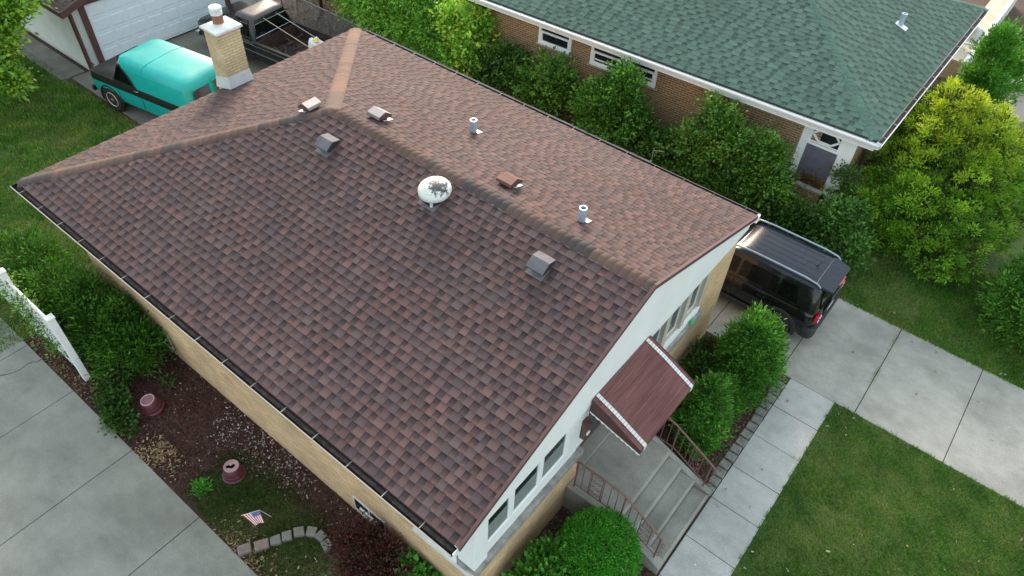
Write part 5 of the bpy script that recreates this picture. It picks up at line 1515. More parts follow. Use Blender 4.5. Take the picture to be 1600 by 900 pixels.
wf = thing('picket_fence', 'tall white vinyl picket fence beside the concrete side driveway', 'fence', (1.0, -1.15, 0))
for px in (2.30, 0.35, -1.6):
    MB().box(px-0.065, px+0.065, -1.215, -1.085, -0.1, 1.90).prism([(px-0.08, -1.23, 1.90), (px+0.08, -1.23, 1.90), (px+0.08, -1.07, 1.90), (px-0.08, -1.07, 1.90)], (0, 0, 0.03)).hexa([(px-0.07, -1.22, 1.93), (px+0.07, -1.22, 1.93), (px+0.07, -1.08, 1.93), (px-0.07, -1.08, 1.93)], [(px-0.01, -1.16, 1.985), (px+0.01, -1.16, 1.985), (px+0.01, -1.14, 1.985), (px-0.01, -1.14, 1.985)]).build('post', 'vinyl', wf, bevel=0.006)
for x0, x1 in ((0.416, 2.234), (-1.534, 0.284)):
    for z in (0.25, 1.45): MB().box(x0, x1, -1.135, -1.10, z, z+0.09).build('rail', 'vinyl', wf, bevel=0.005)
    n = 15
    for i in range(n):
        xx = x0+0.02+i*(x1-x0-0.02)/n
        f = (i+0.5)/n
        zt = 1.80-0.22*math.sin(PI*f)
        MB().prism([(xx, -1.165, 0.06), (xx+0.085, -1.165, 0.06), (xx+0.085, -1.165, zt-0.05), (xx+0.0425, -1.165, zt), (xx, -1.165, zt-0.05)], (0, 0.022, 0)).build('picket', 'vinyl', wf)
vn = thing('climbing_vine', 'sparse green vine growing through the white pickets', 'vine', (0.9, -1.2, 0))
leaves('foliage', [(1.2, -1.2, 1.2, 0.55, 0.10, 0.5), (0.2, -1.2, 1.3, 0.5, 0.1, 0.45), (1.75, -1.22, 0.5, 0.35, 0.12, 0.45)], 900, 0.07, [(0.045, 0.10, 0.025), (0.07, 0.13, 0.04)], vn, spread=0.10, per=14)
twigs('stem', (1.1, -1.2, 0), [(1.2, -1.2, 1.2, 0.5, 0.05, 0.4)], 0.01, vn, 6)

# ================================================================== PLANTS
DARKG = [(0.022, 0.060, 0.014), (0.030, 0.078, 0.018), (0.042, 0.098, 0.022), (0.055, 0.115, 0.028)]
MIDG = [(0.034, 0.088, 0.020), (0.048, 0.115, 0.024), (0.065, 0.140, 0.030), (0.085, 0.165, 0.040)]
LITE = [(0.075, 0.165, 0.030), (0.10, 0.20, 0.040), (0.060, 0.140, 0.026), (0.13, 0.215, 0.055)]
ARB = [(0.036, 0.105, 0.020), (0.048, 0.130, 0.026), (0.066, 0.160, 0.034), (0.026, 0.080, 0.016)]

# clipped dome by the steps
def dome_bush():
    t = thing('dome_shrub', 'smooth clipped bright green dome shrub beside the front steps', 'shrub', (13.02, 2.42, 0))
    leaves('foliage', [(13.02, 2.42, 0.52, 0.70, 0.72, 0.80)], 26000, 0.045, [(0.026, 0.125, 0.010), (0.036, 0.155, 0.013), (0.020, 0.100, 0.008)], t, shape='spray', shell=0.035, per=14, spread=0.03, ragged=0.02, up=-0.25, out=0.55, jit=0.18)
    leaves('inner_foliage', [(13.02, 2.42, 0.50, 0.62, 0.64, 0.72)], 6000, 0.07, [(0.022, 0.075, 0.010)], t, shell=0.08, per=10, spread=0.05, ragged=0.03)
    twigs('stem', (13.02, 2.42, 0), [(13.02, 2.42, 0.5, 0.4, 0.4, 0.4)], 0.02, t, 6)
dome_bush()
shrub('leafy_shrub', 'open leafy green shrub with pale spray tips at the front wall', 'shrub', (12.6, 1.45),
      [(12.62, 1.55, 0.45, 0.42, 0.42, 0.42), (12.45, 1.15, 0.5, 0.36, 0.36, 0.42), (12.75, 1.05, 0.38, 0.38, 0.38, 0.36), (12.42, 1.80, 0.55, 0.25, 0.25, 0.35), (12.85, 1.75, 0.34, 0.24, 0.24, 0.30)], 7500, 0.10,
      [(0.050, 0.150, 0.030), (0.072, 0.185, 0.045), (0.038, 0.115, 0.024)], shape='leaf', shell=0.3, per=16, spread=0.07, up=0.7, ragged=0.15, stem_r=0.022)
def arborvitae(label, lobes, n, base):
    t = thing('arborvitae', label, 'shrub', (base[0], base[1], 0), group='arborvitae shrubs beside the front walk')
    leaves('foliage', lobes, n, 0.085, ARB, t, shape='spray', shell=0.10, per=40, spread=0.065, shoots=90, shoot_len=0.2, up=0.75, out=0.6, ragged=0.10, jit=0.3)
    twigs('trunk', (base[0], base[1], 0), lobes, 0.03, t, 6)
arborvitae('smaller conical green arborvitae next to the railing foot', [(13.12, 6.05, 0.55, 0.46, 0.50, 0.72), (13.06, 6.12, 1.05, 0.30, 0.34, 0.62), (13.2, 5.75, 0.35, 0.33, 0.3, 0.4), (13.05, 6.45, 0.4, 0.3, 0.3, 0.5)], 17000, (13.12, 6.1))
arborvitae('largest rounded green arborvitae between the walk and the black SUV', [(13.18, 7.95, 0.70, 0.66, 0.70, 0.80), (13.12, 8.0, 1.25, 0.50, 0.55, 0.72), (13.25, 7.45, 0.45, 0.50, 0.45, 0.52), (13.1, 8.4, 0.6, 0.4, 0.38, 0.6), (13.2, 7.8, 1.55, 0.32, 0.32, 0.5)], 30000, (13.2, 7.95))
shrub('low_shrub', 'dark low spreading shrub against the front wall behind the arborvitae', 'shrub', (12.4, 7.2),
      [(12.42, 7.2, 0.32, 0.36, 0.55, 0.40), (12.5, 6.5, 0.28, 0.34, 0.4, 0.34), (12.35, 7.9, 0.3, 0.3, 0.45, 0.36)], 6500, 0.07, [(0.020, 0.050, 0.014), (0.030, 0.075, 0.020), (0.045, 0.026, 0.020)], spread=0.09)
shrub('light_shrub', 'tuft of bright green sprays between the two arborvitae', 'shrub', (13.25, 6.95),
      [(13.2, 6.9, 0.42, 0.34, 0.32, 0.42), (13.1, 6.9, 0.75, 0.2, 0.2, 0.3)], 5000, 0.08, ARB, shape='spray', up=0.8, spread=0.06)
# left side
LS = [(0.3, -0.45, 0.62, 0.95, 0.70, 0.80), (1.25, -0.30, 0.72, 0.90, 0.66, 0.78), (2.15, -0.28, 0.60, 0.75, 0.62, 0.70), (2.75, -0.42, 0.40, 0.50, 0.55, 0.50), (-0.7, -0.35, 0.7, 0.8, 0.66, 0.75), (0.8, -0.7, 0.8, 0.7, 0.4, 0.55), (2.9, -0.05, 0.5, 0.5, 0.42, 0.55), (2.2, 0.0, 0.7, 0.7, 0.4, 0.6), (-1.4, -0.45, 0.6, 0.6, 0.6, 0.6)]
shrub('spreading_yew', 'broad dark green feathery shrub between the picket fence and the cream wall', 'shrub', (1.0, -0.4), LS, 36000, 0.095,
      [(0.026, 0.080, 0.012), (0.036, 0.105, 0.016), (0.052, 0.135, 0.022), (0.020, 0.062, 0.010)], shape='spray', shell=0.2, per=30, spread=0.085, up=0.45, ragged=0.12, stem_r=0.03, stems=12, jit=0.36, gain=1.55)
PURP = [(0.058, 0.018, 0.028), (0.040, 0.016, 0.024), (0.080, 0.024, 0.036), (0.030, 0.020, 0.020)]
shrub('barberry', 'dark red purple barberry beside the wall under the gutter', 'shrub', (9.9, 0.0),
      [(9.75, -0.05, 0.40, 0.42, 0.38, 0.42), (10.2, 0.0, 0.42, 0.42, 0.36, 0.42), (9.45, -0.12, 0.3, 0.32, 0.32, 0.30), (10.55, -0.12, 0.36, 0.34, 0.32, 0.34), (10.0, -0.35, 0.28, 0.40, 0.3, 0.28)], 9500, 0.055, PURP, shell=0.3, per=14, spread=0.085, up=0.5, stem_r=0.012, stems=12)
shrub('leafy_plant', 'bright green broad leaved plant in front of the barberry at the house corner', 'plant', (10.9, 0.1),
      [(10.78, 0.12, 0.30, 0.20, 0.18, 0.20), (11.05, 0.05, 0.26, 0.20, 0.18, 0.18), (10.55, 0.15, 0.26, 0.14, 0.14, 0.16), (11.2, 0.2, 0.3, 0.18, 0.14, 0.18)], 900, 0.13, [(0.065, 0.19, 0.040), (0.090, 0.23, 0.055), (0.045, 0.14, 0.03)], shape='round', per=10, spread=0.07, stems=6, stem_r=0.008)
shrub('bushy_weed', 'clump of green lobed leaves at the concrete edge by the maroon pot', 'plant', (3.5, -1.2),
      [(3.45, -1.15, 0.14, 0.26, 0.18, 0.14), (3.82, -1.30, 0.12, 0.24, 0.20, 0.12), (3.1, -1.0, 0.10, 0.22, 0.18, 0.08), (4.2, -1.3, 0.08, 0.16, 0.12, 0.06)], 1900, 0.075, [(0.040, 0.095, 0.026), (0.055, 0.120, 0.034), (0.030, 0.072, 0.022)], shape='round', per=12, spread=0.08, stems=5, stem_r=0.006, gain=1.15)
shrub('small_herb', 'small bright green herb tuft on the soil near the concrete', 'plant', (6.4, -1.15),
      [(6.4, -1.15, 0.04, 0.13, 0.12, 0.08)], 520, 0.06, [(0.040, 0.150, 0.024), (0.055, 0.18, 0.032)], shape='spray', per=10, spread=0.05, stems=0)
shrub('seedling', 'pale green spiky seedling on the mulch below the yew', 'plant', (3.75, -0.25),
      [(3.75, -0.15, 0.06, 0.12, 0.10, 0.08)], 110, 0.10, [(0.060, 0.11, 0.050)], gain=1.1, shape='spray', per=8, spread=0.05, stems=0)
# bushes along the chain link fence, back to front
FB = 'shrubs between the chain link fence and the brick house'
def fence_bush(label, base, lobes, n, cols, size=0.095, **kw):
    shrub('fence_shrub', label, 'shrub', base, lobes, n, size, cols, group=FB, stem_r=0.03, stems=8, spread=kw.pop('spread', 0.12), per=kw.pop('per', 40), shoots=kw.pop('shoots', int(n/120)), shoot_len=0.5, ragged=0.2, jit=0.45, gain=1.55, **kw)
fence_bush('dark green shrub nearest the left corner of the brown brick house', (2.3, 13.2), [(2.35, 13.1, 0.9, 0.75, 0.62, 0.85), (2.1, 13.2, 1.5, 0.6, 0.5, 0.55), (2.8, 12.9, 1.4, 0.5, 0.45, 0.5), (1.6, 13.0, 0.8, 0.6, 0.6, 0.8)], 9000, DARKG)
fence_bush('mid green shrub below the single window of the brick house', (3.9, 13.05), [(3.9, 13.05, 0.9, 0.75, 0.6, 0.9), (4.0, 13.05, 1.75, 0.55, 0.48, 0.60), (4.4, 12.95, 1.5, 0.5, 0.45, 0.6), (3.5, 12.9, 1.3, 0.5, 0.5, 0.6)], 9500, MIDG)
fence_bush('tall bright green shrub in front of the double window', (6.1, 13.1), [(6.1, 13.05, 1.0, 0.95, 0.65, 1.0), (6.05, 13.1, 1.9, 0.70, 0.55, 0.70), (6.45, 13.15, 2.45, 0.40, 0.36, 0.48), (6.7, 12.95, 1.6, 0.55, 0.5, 0.6), (5.5, 12.95, 1.5, 0.5, 0.5, 0.6)], 14000, [(0.045, 0.12, 0.024), (0.062, 0.155, 0.030), (0.085, 0.185, 0.042), (0.036, 0.095, 0.02)])
fence_bush('low dark shrub right of the double window shrub', (7.6, 12.95), [(7.6, 12.95, 0.7, 0.70, 0.55, 0.72), (7.9, 13.0, 1.15, 0.45, 0.45, 0.45), (7.1, 13.0, 1.2, 0.5, 0.5, 0.6)], 6500, DARKG)
fence_bush('tall loose shrub with pale tips against bare brick wall', (9.35, 13.25), [(9.3, 13.2, 1.0, 0.85, 0.6, 1.0), (9.25, 13.3, 1.9, 0.65, 0.5, 0.65), (9.1, 13.4, 2.5, 0.40, 0.36, 0.40), (9.9, 13.2, 1.9, 0.5, 0.42, 0.6), (8.6, 13.1, 1.4, 0.5, 0.5, 0.7)], 11000, MIDG+[(0.11, 0.18, 0.05)])
fence_bush('shrub just left of the diamond grille window', (10.75, 13.15), [(10.75, 13.1, 0.9, 0.65, 0.52, 0.9), (10.85, 13.2, 1.75, 0.5, 0.42, 0.6), (10.6, 13.3, 2.15, 0.36, 0.32, 0.45), (11.1, 13.0, 1.5, 0.4, 0.4, 0.5)], 8000, MIDG)
fence_bush('dark low thicket near the right end of the fence', (9.9, 12.6), [(9.3, 12.62, 0.55, 0.7, 0.42, 0.6), (10.3, 12.65, 0.6, 0.75, 0.45, 0.65), (11.2, 12.75, 0.6, 0.7, 0.45, 0.65), (8.5, 12.62, 0.5, 0.6, 0.4, 0.5), (11.9, 12.9, 0.7, 0.5, 0.4, 0.6)], 13000, DARKG)
fence_bush('light green shrub beside the SUV rear and the golden bush', (12.9, 13.1), [(12.85, 13.1, 0.8, 0.55, 0.5, 0.8), (13.1, 13.2, 1.3, 0.40, 0.4, 0.42), (12.75, 13.0, 1.2, 0.34, 0.34, 0.36), (13.4, 13.0, 0.6, 0.5, 0.4, 0.6)], 8000, [(0.055, 0.125, 0.035), (0.075, 0.155, 0.05), (0.045, 0.10, 0.03)])
fence_bush('dark shrub behind the low thicket below the planter', (11.6, 13.2), [(11.45, 13.1, 0.55, 0.6, 0.35, 0.5), (12.2, 13.2, 0.5, 0.45, 0.35, 0.4)], 4200, DARKG)
# golden bush
GB = [(14.35, 15.9, 0.9, 1.75, 1.9, 1.15), (14.3, 16.0, 1.9, 1.45, 1.65, 1.05), (14.0, 16.5, 2.9, 0.95, 1.1, 0.85), (15.2, 15.0, 0.9, 1.1, 1.2, 1.0), (13.6, 15.0, 1.1, 0.9, 1.0, 1.0), (14.9, 16.8, 1.7, 1.2, 1.3, 1.0), (13.9, 17.0, 2.0, 1.1, 1.2, 1.0), (14.9, 14.6, 0.6, 0.9, 0.8, 0.75), (14.1, 14.8, 1.6, 0.7, 0.8, 0.7), (15.5, 16.0, 0.9, 0.8, 1.1, 0.9), (13.8, 16.6, 3.35, 0.5, 0.6, 0.5), (13.2, 14.1, 0.8, 0.7, 0.7, 0.9), (15.6, 17.4, 1.1, 1.0, 1.0, 1.1), (15.9, 16.6, 0.8, 0.8, 0.9, 0.8), (13.3, 15.4, 1.9, 0.6, 0.7, 0.6), (14.9, 17.6, 2.0, 0.7, 0.8, 0.6), (14.8, 16.8, 2.6, 0.95, 1.0, 0.75), (15.3, 17.3, 2.0, 0.9, 0.9, 0.8), (14.5, 17.6, 2.7, 0.7, 0.7, 0.6)]
gs_ = shrub('golden_shrub', 'large golden yellow topped evergreen bush at the corner of the green roofed house', 'shrub', (14.4, 15.9), GB, 110000, 0.08,
      [(0.060, 0.130, 0.014), (0.080, 0.155, 0.018), (0.044, 0.100, 0.012), (0.110, 0.180, 0.020)], shape='spray', shell=0.05, per=95, spread=0.072, up=0.45, out=0.9, ragged=0.07, shoots=120, shoot_len=0.2, tuft=0.7, gain=2.4, top_col=(0.215, 0.225, 0.016), stem_r=0.05, stems=12, jit=0.34)
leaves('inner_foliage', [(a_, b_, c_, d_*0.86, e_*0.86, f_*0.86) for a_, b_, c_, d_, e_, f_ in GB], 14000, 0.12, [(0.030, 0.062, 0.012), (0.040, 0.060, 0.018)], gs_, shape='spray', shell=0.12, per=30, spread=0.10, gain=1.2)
shrub('edge_shrub', 'dense mid green shrub on the grass at the right edge of the photo', 'shrub', (17.75, 14.0),
      [(17.8, 14.0, 0.75, 1.05, 1.05, 0.85), (17.5, 14.4, 1.2, 0.8, 0.8, 0.7), (18.2, 13.5, 0.6, 0.8, 0.8, 0.7), (17.3, 13.7, 0.6, 0.6, 0.6, 0.6)], 20000, 0.105, [(0.045, 0.115, 0.022), (0.062, 0.145, 0.026), (0.034, 0.09, 0.018)], shape='spray', shell=0.15, per=22, spread=0.09, up=0.5, jit=0.3)
shrub('conical_cedar', 'upright fresh green cedar by the front corner of the green roof', 'shrub', (13.9, 23.2),
      [(13.9, 23.2, 0.8, 0.72, 0.75, 0.9), (13.85, 23.3, 1.7, 0.60, 0.62, 0.9), (13.8, 23.3, 2.4, 0.4, 0.4, 0.6), (14.4, 24.2, 1.0, 0.5, 0.55, 1.0)], 15000, 0.12, [(0.050, 0.15, 0.024), (0.075, 0.19, 0.034), (0.038, 0.11, 0.02)], shape='spray', shell=0.15, up=0.8, per=22, spread=0.10)
shrub('wall_shrub', 'dark green shrub between the cedar and the eave of the green roof', 'shrub', (13.3, 20.9), [(13.35, 20.9, 0.7, 0.7, 1.2, 0.75), (13.4, 22.0, 0.6, 0.5, 0.6, 0.6), (13.2, 19.6, 0.6, 0.5, 0.6, 0.6)], 8000, 0.11, DARKG, spread=0.13)
shrub('garden_juniper', 'blue green juniper behind the cedar near the white kerb', 'shrub', (14.2, 28.3), [(14.2, 28.3, 0.5, 0.9, 1.0, 0.6), (14.9, 29.3, 0.5, 0.8, 0.8, 0.5)], 6000, 0.13, [(0.045, 0.075, 0.045), (0.03, 0.06, 0.03)], shape='spray', spread=0.12)
shrub('flowering_bush', 'pale white flowered low bush by the white kerb', 'shrub', (14.9, 27.3), [(14.9, 27.3, 0.35, 0.45, 0.45, 0.35)], 1600, 0.09, [(0.45, 0.48, 0.50), (0.10, 0.15, 0.08), (0.55, 0.56, 0.58)], shape='round', spread=0.10)
# trees at the back
def tree(label, base, lobes, n, cols, size, shape='leaf', **kw):
    t = thing('tree', label, 'tree', (base[0], base[1], 0), group=kw.pop('group', None))
    leaves('crown', lobes, n, size, cols, t, shape=shape, **kw)
    mb = MB()
    top = max(lobes, key=lambda l: l[2])
    mb.tube([(base[0], base[1], -0.1), (base[0]+0.05, base[1], 0.8), (top[0], top[1], top[2])], [0.11, 0.085, 0.03], 9)
    for l in lobes:
        mb.tube([(base[0]+0.03, base[1], 0.7+0.3*(l[2] > 1.5)), ((base[0]+l[0])/2, (base[1]+l[1])/2, (1+l[2])/2+0.2), (l[0], l[1], l[2])], [0.055, 0.035, 0.012], 6)
    mb.build('trunk', 'bark', t, smooth=60)
TG = 'young trees behind the chain link fence'
tree('feathery bright green young tree behind the far corner of the brown roof', (-3.9, 13.2), [(-3.9, 13.0, 1.1, 1.1, 0.65, 0.9), (-4.2, 13.2, 2.2, 1.1, 0.8, 0.9), (-3.4, 13.0, 1.9, 0.9, 0.7, 0.8), (-4.8, 13.3, 1.6, 0.8, 0.7, 0.9), (-3.9, 13.4, 3.1, 0.8, 0.7, 0.7), (-2.8, 13.1, 1.2, 0.7, 0.6, 0.8)], 21000, LITE, 0.13, shape='spray', spread=0.15, up=-0.1, shell=0.3, group=TG, shoots=150, shoot_len=0.6, per=34, gain=2.5)
tree('soft green young tree left of the brown dead shrub', (-1.6, 13.4), [(-1.6, 13.3, 1.0, 1.0, 0.7, 0.9), (-1.4, 13.5, 2.0, 0.9, 0.7, 0.8), (-2.2, 13.5, 2.4, 0.8, 0.7, 0.7), (-0.7, 13.2, 1.2, 0.8, 0.6, 0.8)], 17000, LITE[:3]+MIDG[1:], 0.13, shape='spray', spread=0.15, up=-0.05, shell=0.3, group=TG, shoots=150, shoot_len=0.6, per=34, gain=2.5)
tree('yellow green leafy sapling beside the left wall of the brick house', (0.4, 13.3), [(0.3, 13.2, 0.9, 0.85, 0.65, 0.9), (0.5, 13.4, 1.8, 0.65, 0.5, 0.7), (-0.1, 13.3, 2.0, 0.5, 0.5, 0.6), (0.9, 13.1, 1.1, 0.5, 0.5, 0.8), (0.7, 13.5, 2.3, 0.4, 0.4, 0.45)], 11000, LITE+[(0.20, 0.26, 0.06)], 0.14, shape='leaf', spread=0.14, shell=0.3, group=TG, shoots=150, shoot_len=0.6, per=34, gain=2.5)
tree('dense green tree behind the pickup bed', (-7.2, 13.6), [(-7.2, 13.6, 1.6, 1.3, 0.9, 1.2), (-6.2, 13.8, 2.2, 1.1, 0.9, 1.0), (-7.8, 14.0, 2.8, 1.2, 1.0, 1.0)], 14000, MIDG, 0.14, shape='spray', spread=0.16, group=TG)
shrub('dead_shrub', 'brown dry bushy shrub among the green saplings', 'shrub', (-1.2, 15.3), [(-1.25, 15.3, 1.5, 0.5, 0.5, 0.75), (-1.1, 15.4, 0.8, 0.5, 0.5, 0.7)], 6000, 0.10, [(0.085, 0.062, 0.055), (0.12, 0.09, 0.08), (0.06, 0.045, 0.04)], shape='spray', spread=0.07, stem_r=0.025, stems=9)
shrub('hedge_shrub', 'dark green shrub mass behind the saplings at the top of the photo', 'shrub', (-1.5, 15.8), [(-3.5, 15.2, 1.2, 1.6, 0.9, 1.3), (-5.8, 15.4, 1.4, 1.6, 0.9, 1.4), (0.1, 15.0, 1.0, 0.9, 0.8, 1.1), (-2.2, 16.6, 1.2, 1.6, 0.8, 1.2), (-8, 15.6, 1.6, 1.6, 1.0, 1.5)], 15000, 0.16, DARKG, spread=0.18, stem_r=0.04)
tree('yellow green tree overhanging the left end of the garage', (-10.4, 3.6), [(-9.3, 4.0, 3.1, 1.0, 0.9, 0.6), (-9.9, 4.6, 3.5, 1.2, 1.0, 0.7), (-8.6, 3.3, 2.6, 0.8, 0.7, 0.5), (-10.4, 3.2, 3.4, 1.4, 1.2, 0.9), (-8.3, 2.7, 2.2, 0.6, 0.6, 0.4), (-9.2, 5.3, 3.9, 0.9, 0.7, 0.5), (-8.1, 3.6, 3.2, 0.5, 0.5, 0.35)], 20000, [(0.085, 0.165, 0.026), (0.115, 0.205, 0.034), (0.060, 0.130, 0.022), (0.16, 0.24, 0.045)], 0.14, shape='leaf', spread=0.17, shell=0.32, up=0.0, shoots=90, shoot_len=0.6, per=34)
tree('second yellow green tree limb lower at the left photo edge', (-9.2, 1.6), [(-8.2, 2.0, 2.0, 0.8, 0.7, 0.6), (-8.9, 1.7, 2.6, 1.0, 0.8, 0.7), (-7.7, 2.6, 1.5, 0.5, 0.5, 0.4)], 8000, [(0.075, 0.150, 0.024), (0.10, 0.185, 0.030), (0.050, 0.110, 0.02)], 0.14, shape='leaf', spread=0.16, shell=0.32, up=0.0, shoots=90, shoot_len=0.6, per=34)

# ================================================================== SMALL THINGS
def flower_pot(loc, label, hole, tilt):
    t = thing('flower_pot', label, 'flower pot', loc, world=False, group='upturned maroon flower pots')
    t.rotation_euler = tilt
    MB().lathe([(0.215, 0.0), (0.222, 0.012), (0.222, 0.07), (0.205, 0.078), (0.198, 0.085), (0.190, 0.16), (0.182, 0.165), (0.180, 0.175), (0.150, 0.335), (0.143, 0.342)], (0, 0, 0), 36, cap=False).build('body', 'pot', t, smooth=35)
    MB().lathe([(0.144, 0.335), (0.144, 0.346), (0.138, 0.352), (0.122, 0.352), (0.118, 0.345), (0.118, 0.335)], (0, 0, 0), 36, cap=False).build('base_ring', 'pot_pale', t, smooth=35)
    if not hole:
        MB().lathe([(0, 0.338), (0.12, 0.338), (0.12, 0.342), (0.02, 0.340), (0, 0.342)], (0, 0, 0), 30).build('base', 'pot_base', t)
    else:
        mb = MB()
        n = 30
        R = random.Random(5)
        inner = []
        for k in range(n):
            a = 2*PI*k/n
            r = 0.055+0.028*math.cos(2*a+0.5)+0.015*math.sin(3*a)+R.uniform(-.006, .006)
            inner.append((r*math.cos(a)-0.012, r*math.sin(a)-0.012, 0.340))
        outer = [(0.119*math.cos(2*PI*k/n), 0.119*math.sin(2*PI*k/n), 0.340) for k in range(n)]
        mb.add(inner+outer, [(k, (k+1) % n, n+(k+1) % n, n+k) for k in range(n)])
        mb.build('broken_base', 'pot_pale', t)
        MB().lathe([(0, 0.02), (0.2, 0.02), (0.2, 0.025), (0, 0.025)], (0, 0, 0), 24).build('dark_inside', 'void', t)
    return t
flower_pot((4.05, -0.66, -0.05), 'upturned maroon flower pot with an unbroken base near the leafy weed', False, (math.radians(7), math.radians(-4), 0.3))
flower_pot((6.60, -0.56, -0.05), 'upturned maroon flower pot with a hole broken in its base', True, (math.radians(-2), math.radians(2), 1.1))

# small flag drooping from a short stick
fg = thing('small_flag', 'small stars and stripes flag leaning on a short stick in the grass', 'flag', (7.80, -0.86, -0.03))
MB().tube([(7.86, -0.64, -0.05), (7.80, -0.79, 0.40), (7.66, -1.07, 0.44)], 0.006, 6).build('stick', 'bag', fg, smooth=60)
A0, B0, C0, D0 = Vector((7.66, -1.06, 0.435)), Vector((7.80, -0.79, 0.40)), Vector((7.945, -0.845, 0.21)), Vector((7.835, -0.99, 0.17))
def fpt(u, v):          # u along the hoist 0..1 (A to B), v from hoist to fly 0..1
    p = A0.lerp(B0, u).lerp(D0.lerp(C0, u), v)
    n = (B0-A0).cross(D0-A0).normalized()
    return p+n*0.018*math.sin(u*9+v*3)*v
for nm, m, par in (('flag_cloth', 'flag_white', 0), ('red_stripe', 'flag_red', 1), ('canton', 'flag_blue', 2)):
    mb = MB()
    for k in range(13):
        red = k % 2 == 0
        u0, u1 = k/13, (k+1)/13
        for j in range(10):
            v0, v1 = j/10, (j+1)/10
            incanton = u0 >= 6/13-1e-6 and v0 < 0.4-1e-6
            kind = 2 if incanton else (1 if red else 0)
            if kind == par: mb.quad(fpt(u0, v0), fpt(u1, v0), fpt(u1, v1), fpt(u0, v1))
    o = mb.build(nm, m, fg)
st = MB()
nf = (B0-A0).cross(D0-A0).normalized()
for i in range(9):
    for j in range(6 if i % 2 == 0 else 5):
        v = (i+0.7)/9.6*0.4; u = 6/13+((j+0.5)+(0.5 if i % 2 else 0))/6*(7/13)
        for sg in (1, -1):
            p = fpt(min(u, 0.99), v)+nf*0.002*sg
            r = 0.0042
            e1 = (B0-A0).normalized()*r; e2 = (D0-A0).normalized()*r
            st.quad(p-e1, p-e2, p+e1, p+e2)
st.build('stars', 'flag_white', fg)

# curved row of edging stones in the bed
ES = [((8.00, -1.36), 0.26, 0.19, 1.05, 'pinkstone', 'long pinkish edging stone at the concrete end of the curved row'),
      ((8.17, -1.12), 0.27, 0.19, 1.00, 'pinkstone', 'second pinkish edging stone from the concrete in the curved row'),
      ((8.29, -0.90), 0.20, 0.18, 1.05, 'greystone', 'grey edging stone right after the two pinkish stones'),
      ((8.38, -0.72), 0.19, 0.18, 0.95, 'greystone', 'grey edging stone nearest below the flag'),
      ((8.49, -0.53), 0.20, 0.18, 0.95, 'greystone', 'middle grey edging stone at the crest of the curved row'),
      ((8.66, -0.38), 0.20, 0.18, 0.55, 'greystone', 'grey edging stone where the curved row turns back'),
      ((8.86, -0.33), 0.20, 0.17, 0.05, 'greystone', 'last but one grey edging stone, beside the red barberry'),
      ((9.06, -0.37), 0.20, 0.17, -0.25, 'greystone', 'last grey edging stone half under the red barberry')]
def stone(name, loc, lx, ly, h, ang, m, label, cat, group, seed):
    R = random.Random(seed)
    bot, top = [], []
    for sx, sy in ((-1, -1), (1, -1), (1, 1), (-1, 1)):
        a, b = sx*lx/2*R.uniform(.92, 1.05), sy*ly/2*R.uniform(.9, 1.05)
        bot.append((a, b, -0.08)); top.append((a*0.93, b*0.93, h*R.uniform(.9, 1.1)))
    o = MB().hexa(bot, top).build(name, m, None, bevel=0.014)
    o.location = loc; o.rotation_euler = (R.uniform(-.04, .04), R.uniform(-.04, .04), ang)
    return tag(o, label, cat, group)
for i, ((x, y), lx, ly, a, m, lb) in enumerate(ES):
    stone('edging_stone', (x, y, -0.03), lx, ly, 0.11, a, m, lb, 'edging stone', 'edging stones in the curved row', 50+i)
for i in range(15):
    y = 5.16+i*0.238
    pos = ['touching the foot of the steps', 'second from the steps', 'third from the steps', 'fourth from the steps', 'fifth from the steps', 'sixth from the steps', 'seventh from the steps', 'middle of the row', 'just past the middle of the row',
           'sixth from the driveway end', 'fifth from the driveway end', 'fourth from the driveway end', 'third from the driveway end', 'second from the driveway end', 'nearest the driveway'][i]
    stone('cobble', (13.885+random.uniform(-.012, .012), y, 0.0), 0.22, 0.222, 0.03, random.uniform(-.08, .08), 'cobble', 'grey green square cobble along the walk, '+pos, 'paving stone', 'cobbles edging the front walk', 90+i)
# green watering-nozzle shaped toy on the right stone ledge
gt_ = thing('green_toy', 'small bright green plastic object on the right front window ledge', 'toy', (11.93, 7.17, 1.80))
MB().lathe([(0.0, 0), (0.075, 0.0), (0.06, 0.03), (0.035, 0.05), (0, 0.055)], (11.93, 7.17, 1.80), 14).build('body', 'green_plastic', gt_, smooth=50)
MB().tube([(11.93, 7.17, 1.84), (11.97, 7.10, 1.88), (11.99, 7.04, 1.86)], [0.03, 0.022, 0.03], 8).tube([(11.93, 7.19, 1.84), (11.90, 7.27, 1.85)], [0.025, 0.012], 8).build('arm', 'green_plastic', gt_, smooth=60)
# beyond the green roof: beige parapet wall, cast stone statue, dark slatted gate
bw_ = thing('garden_wall', 'beige block garden wall with pale coping beyond the green roof', 'wall', (12.7, 28, 0))
MB().box(12.35, 12.95, 25.4, 34.0, -0.1, 0.70).build('wall_face', 'beige_block', bw_)
MB().box(12.95, 13.10, 25.3, 34.0, -0.1, 0.80).build('coping', 'white_dirty', bw_)
sg_ = thing('slatted_gate', 'dark green slatted gate behind the far corner of the green roof', 'gate', (11.7, 27.0, 0))
s = MB()
for i in range(12): s.box(11.0+i*0.11, 11.08+i*0.11, 27.0, 27.04, 0.0, 1.7)
s.build('slats', 'slat', sg_)
MB().box(10.9, 10.98, 26.98, 27.06, 0, 1.8).box(12.33, 12.349, 26.98, 27.06, 0, 1.8).build('gate_post', 'white', sg_)
MB().box(9.0, 10.89, 26.98, 27.06, 0, 1.5).build('side_panel', 'white_dirty', sg_)
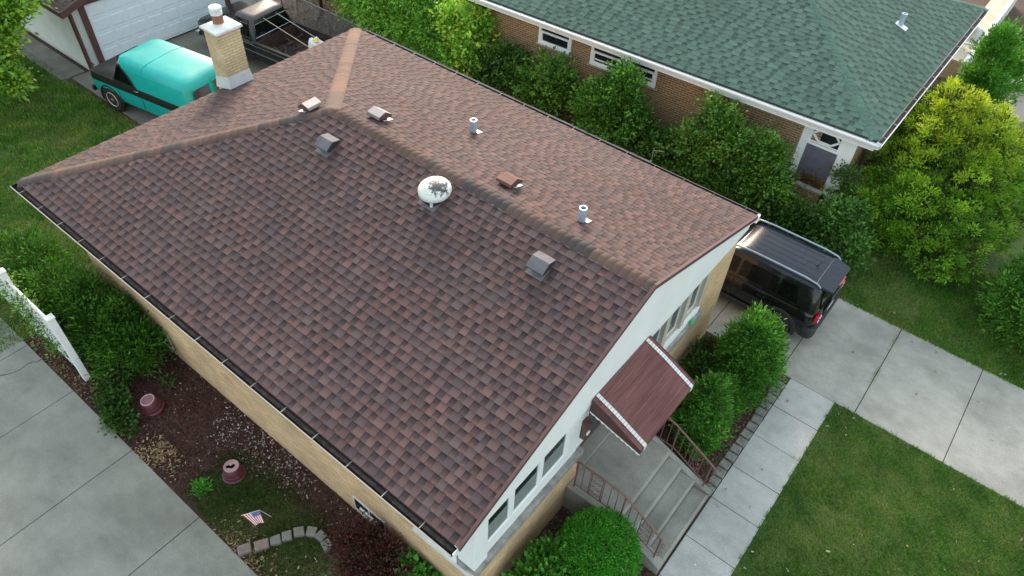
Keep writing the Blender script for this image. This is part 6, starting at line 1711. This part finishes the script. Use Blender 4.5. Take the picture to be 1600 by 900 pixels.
def statue():
    t = thing('garden_statue', 'white cast stone crouching animal statue on the beige wall', 'statue', (12.7, 27.6, 0.70))
    me = bpy.data.meshes.new('statue_body')
    pts = [((0, 0, 0.28), 0.19), ((0, -0.28, 0.30), 0.17), ((0, -0.42, 0.44), 0.12), ((0, -0.52, 0.60), 0.15), ((0, -0.68, 0.57), 0.08),
           ((0.13, -0.36, 0.18), 0.08), ((0.15, -0.40, 0.03), 0.06), ((0.15, -0.55, 0.03), 0.06), ((-0.13, -0.36, 0.18), 0.08), ((-0.15, -0.40, 0.03), 0.06), ((-0.15, -0.55, 0.03), 0.06),
           ((0, 0.28, 0.24), 0.19), ((0.17, 0.30, 0.14), 0.13), ((0.20, 0.10, 0.04), 0.06), ((-0.17, 0.30, 0.14), 0.13), ((-0.20, 0.10, 0.04), 0.06), ((0.05, 0.50, 0.10), 0.05), ((0.2, 0.60, 0.06), 0.04)]
    ed = [(0, 1), (1, 2), (2, 3), (3, 4), (1, 5), (5, 6), (6, 7), (1, 8), (8, 9), (9, 10), (0, 11), (11, 12), (12, 13), (11, 14), (14, 15), (11, 16), (16, 17)]
    me.from_pydata([p for p, _ in pts], ed, [])
    me.materials.append(M['statue'])
    o = bpy.data.objects.new('statue_body', me); COL.objects.link(o); o.parent = t
    sk = o.modifiers.new('skin', 'SKIN'); o.modifiers.new('sub', 'SUBSURF').levels = 2
    o.modifiers['sub'].render_levels = 2
    for i, (_, r) in enumerate(pts): me.skin_vertices[0].data[i].radius = (r, r)
    me.skin_vertices[0].data[0].use_root = True
    MB().box(12.42, 12.94, 26.95, 28.25, 0.702, 0.745).build('plinth', 'white_dirty', t)
statue()
R_ = random.Random(9)
for i, (x, y, lb) in enumerate(((13.6, 26.9, 'pale round garden rock in front of the white kerb'), (13.5, 28.9, 'pale garden rock beside the beige wall'), (13.75, 30.5, 'large pale garden rock farthest along the beige wall'))):
    bm = bmesh.new(); bmesh.ops.create_icosphere(bm, subdivisions=3, radius=0.28+0.05*i)
    for v in bm.verts:
        k = 1+0.16*math.sin(v.co.x*9+i)+0.13*math.sin(v.co.y*11+v.co.z*7)
        v.co = Vector((v.co.x*k, v.co.y*k*1.2, v.co.z*k*0.7+0.08))
    me = bpy.data.meshes.new('garden_rock'); bm.to_mesh(me); bm.free(); me.materials.append(M['statue'])
    o = bpy.data.objects.new('garden_rock', me); COL.objects.link(o); o.location = (x, y, 0)
    tag(o, lb, 'rock', 'pale garden rocks')
# metal trellis stake beside the fence end
tag(MB().tube([(7.95, 12.42, 0), (7.97, 12.42, 1.5)], 0.02, 8).tube([(7.97, 12.42, 1.42), (8.25, 12.45, 1.5)], 0.014, 6).build('fence_stake', 'steel'), 'grey metal stake with a side arm at the fence end', 'stake')
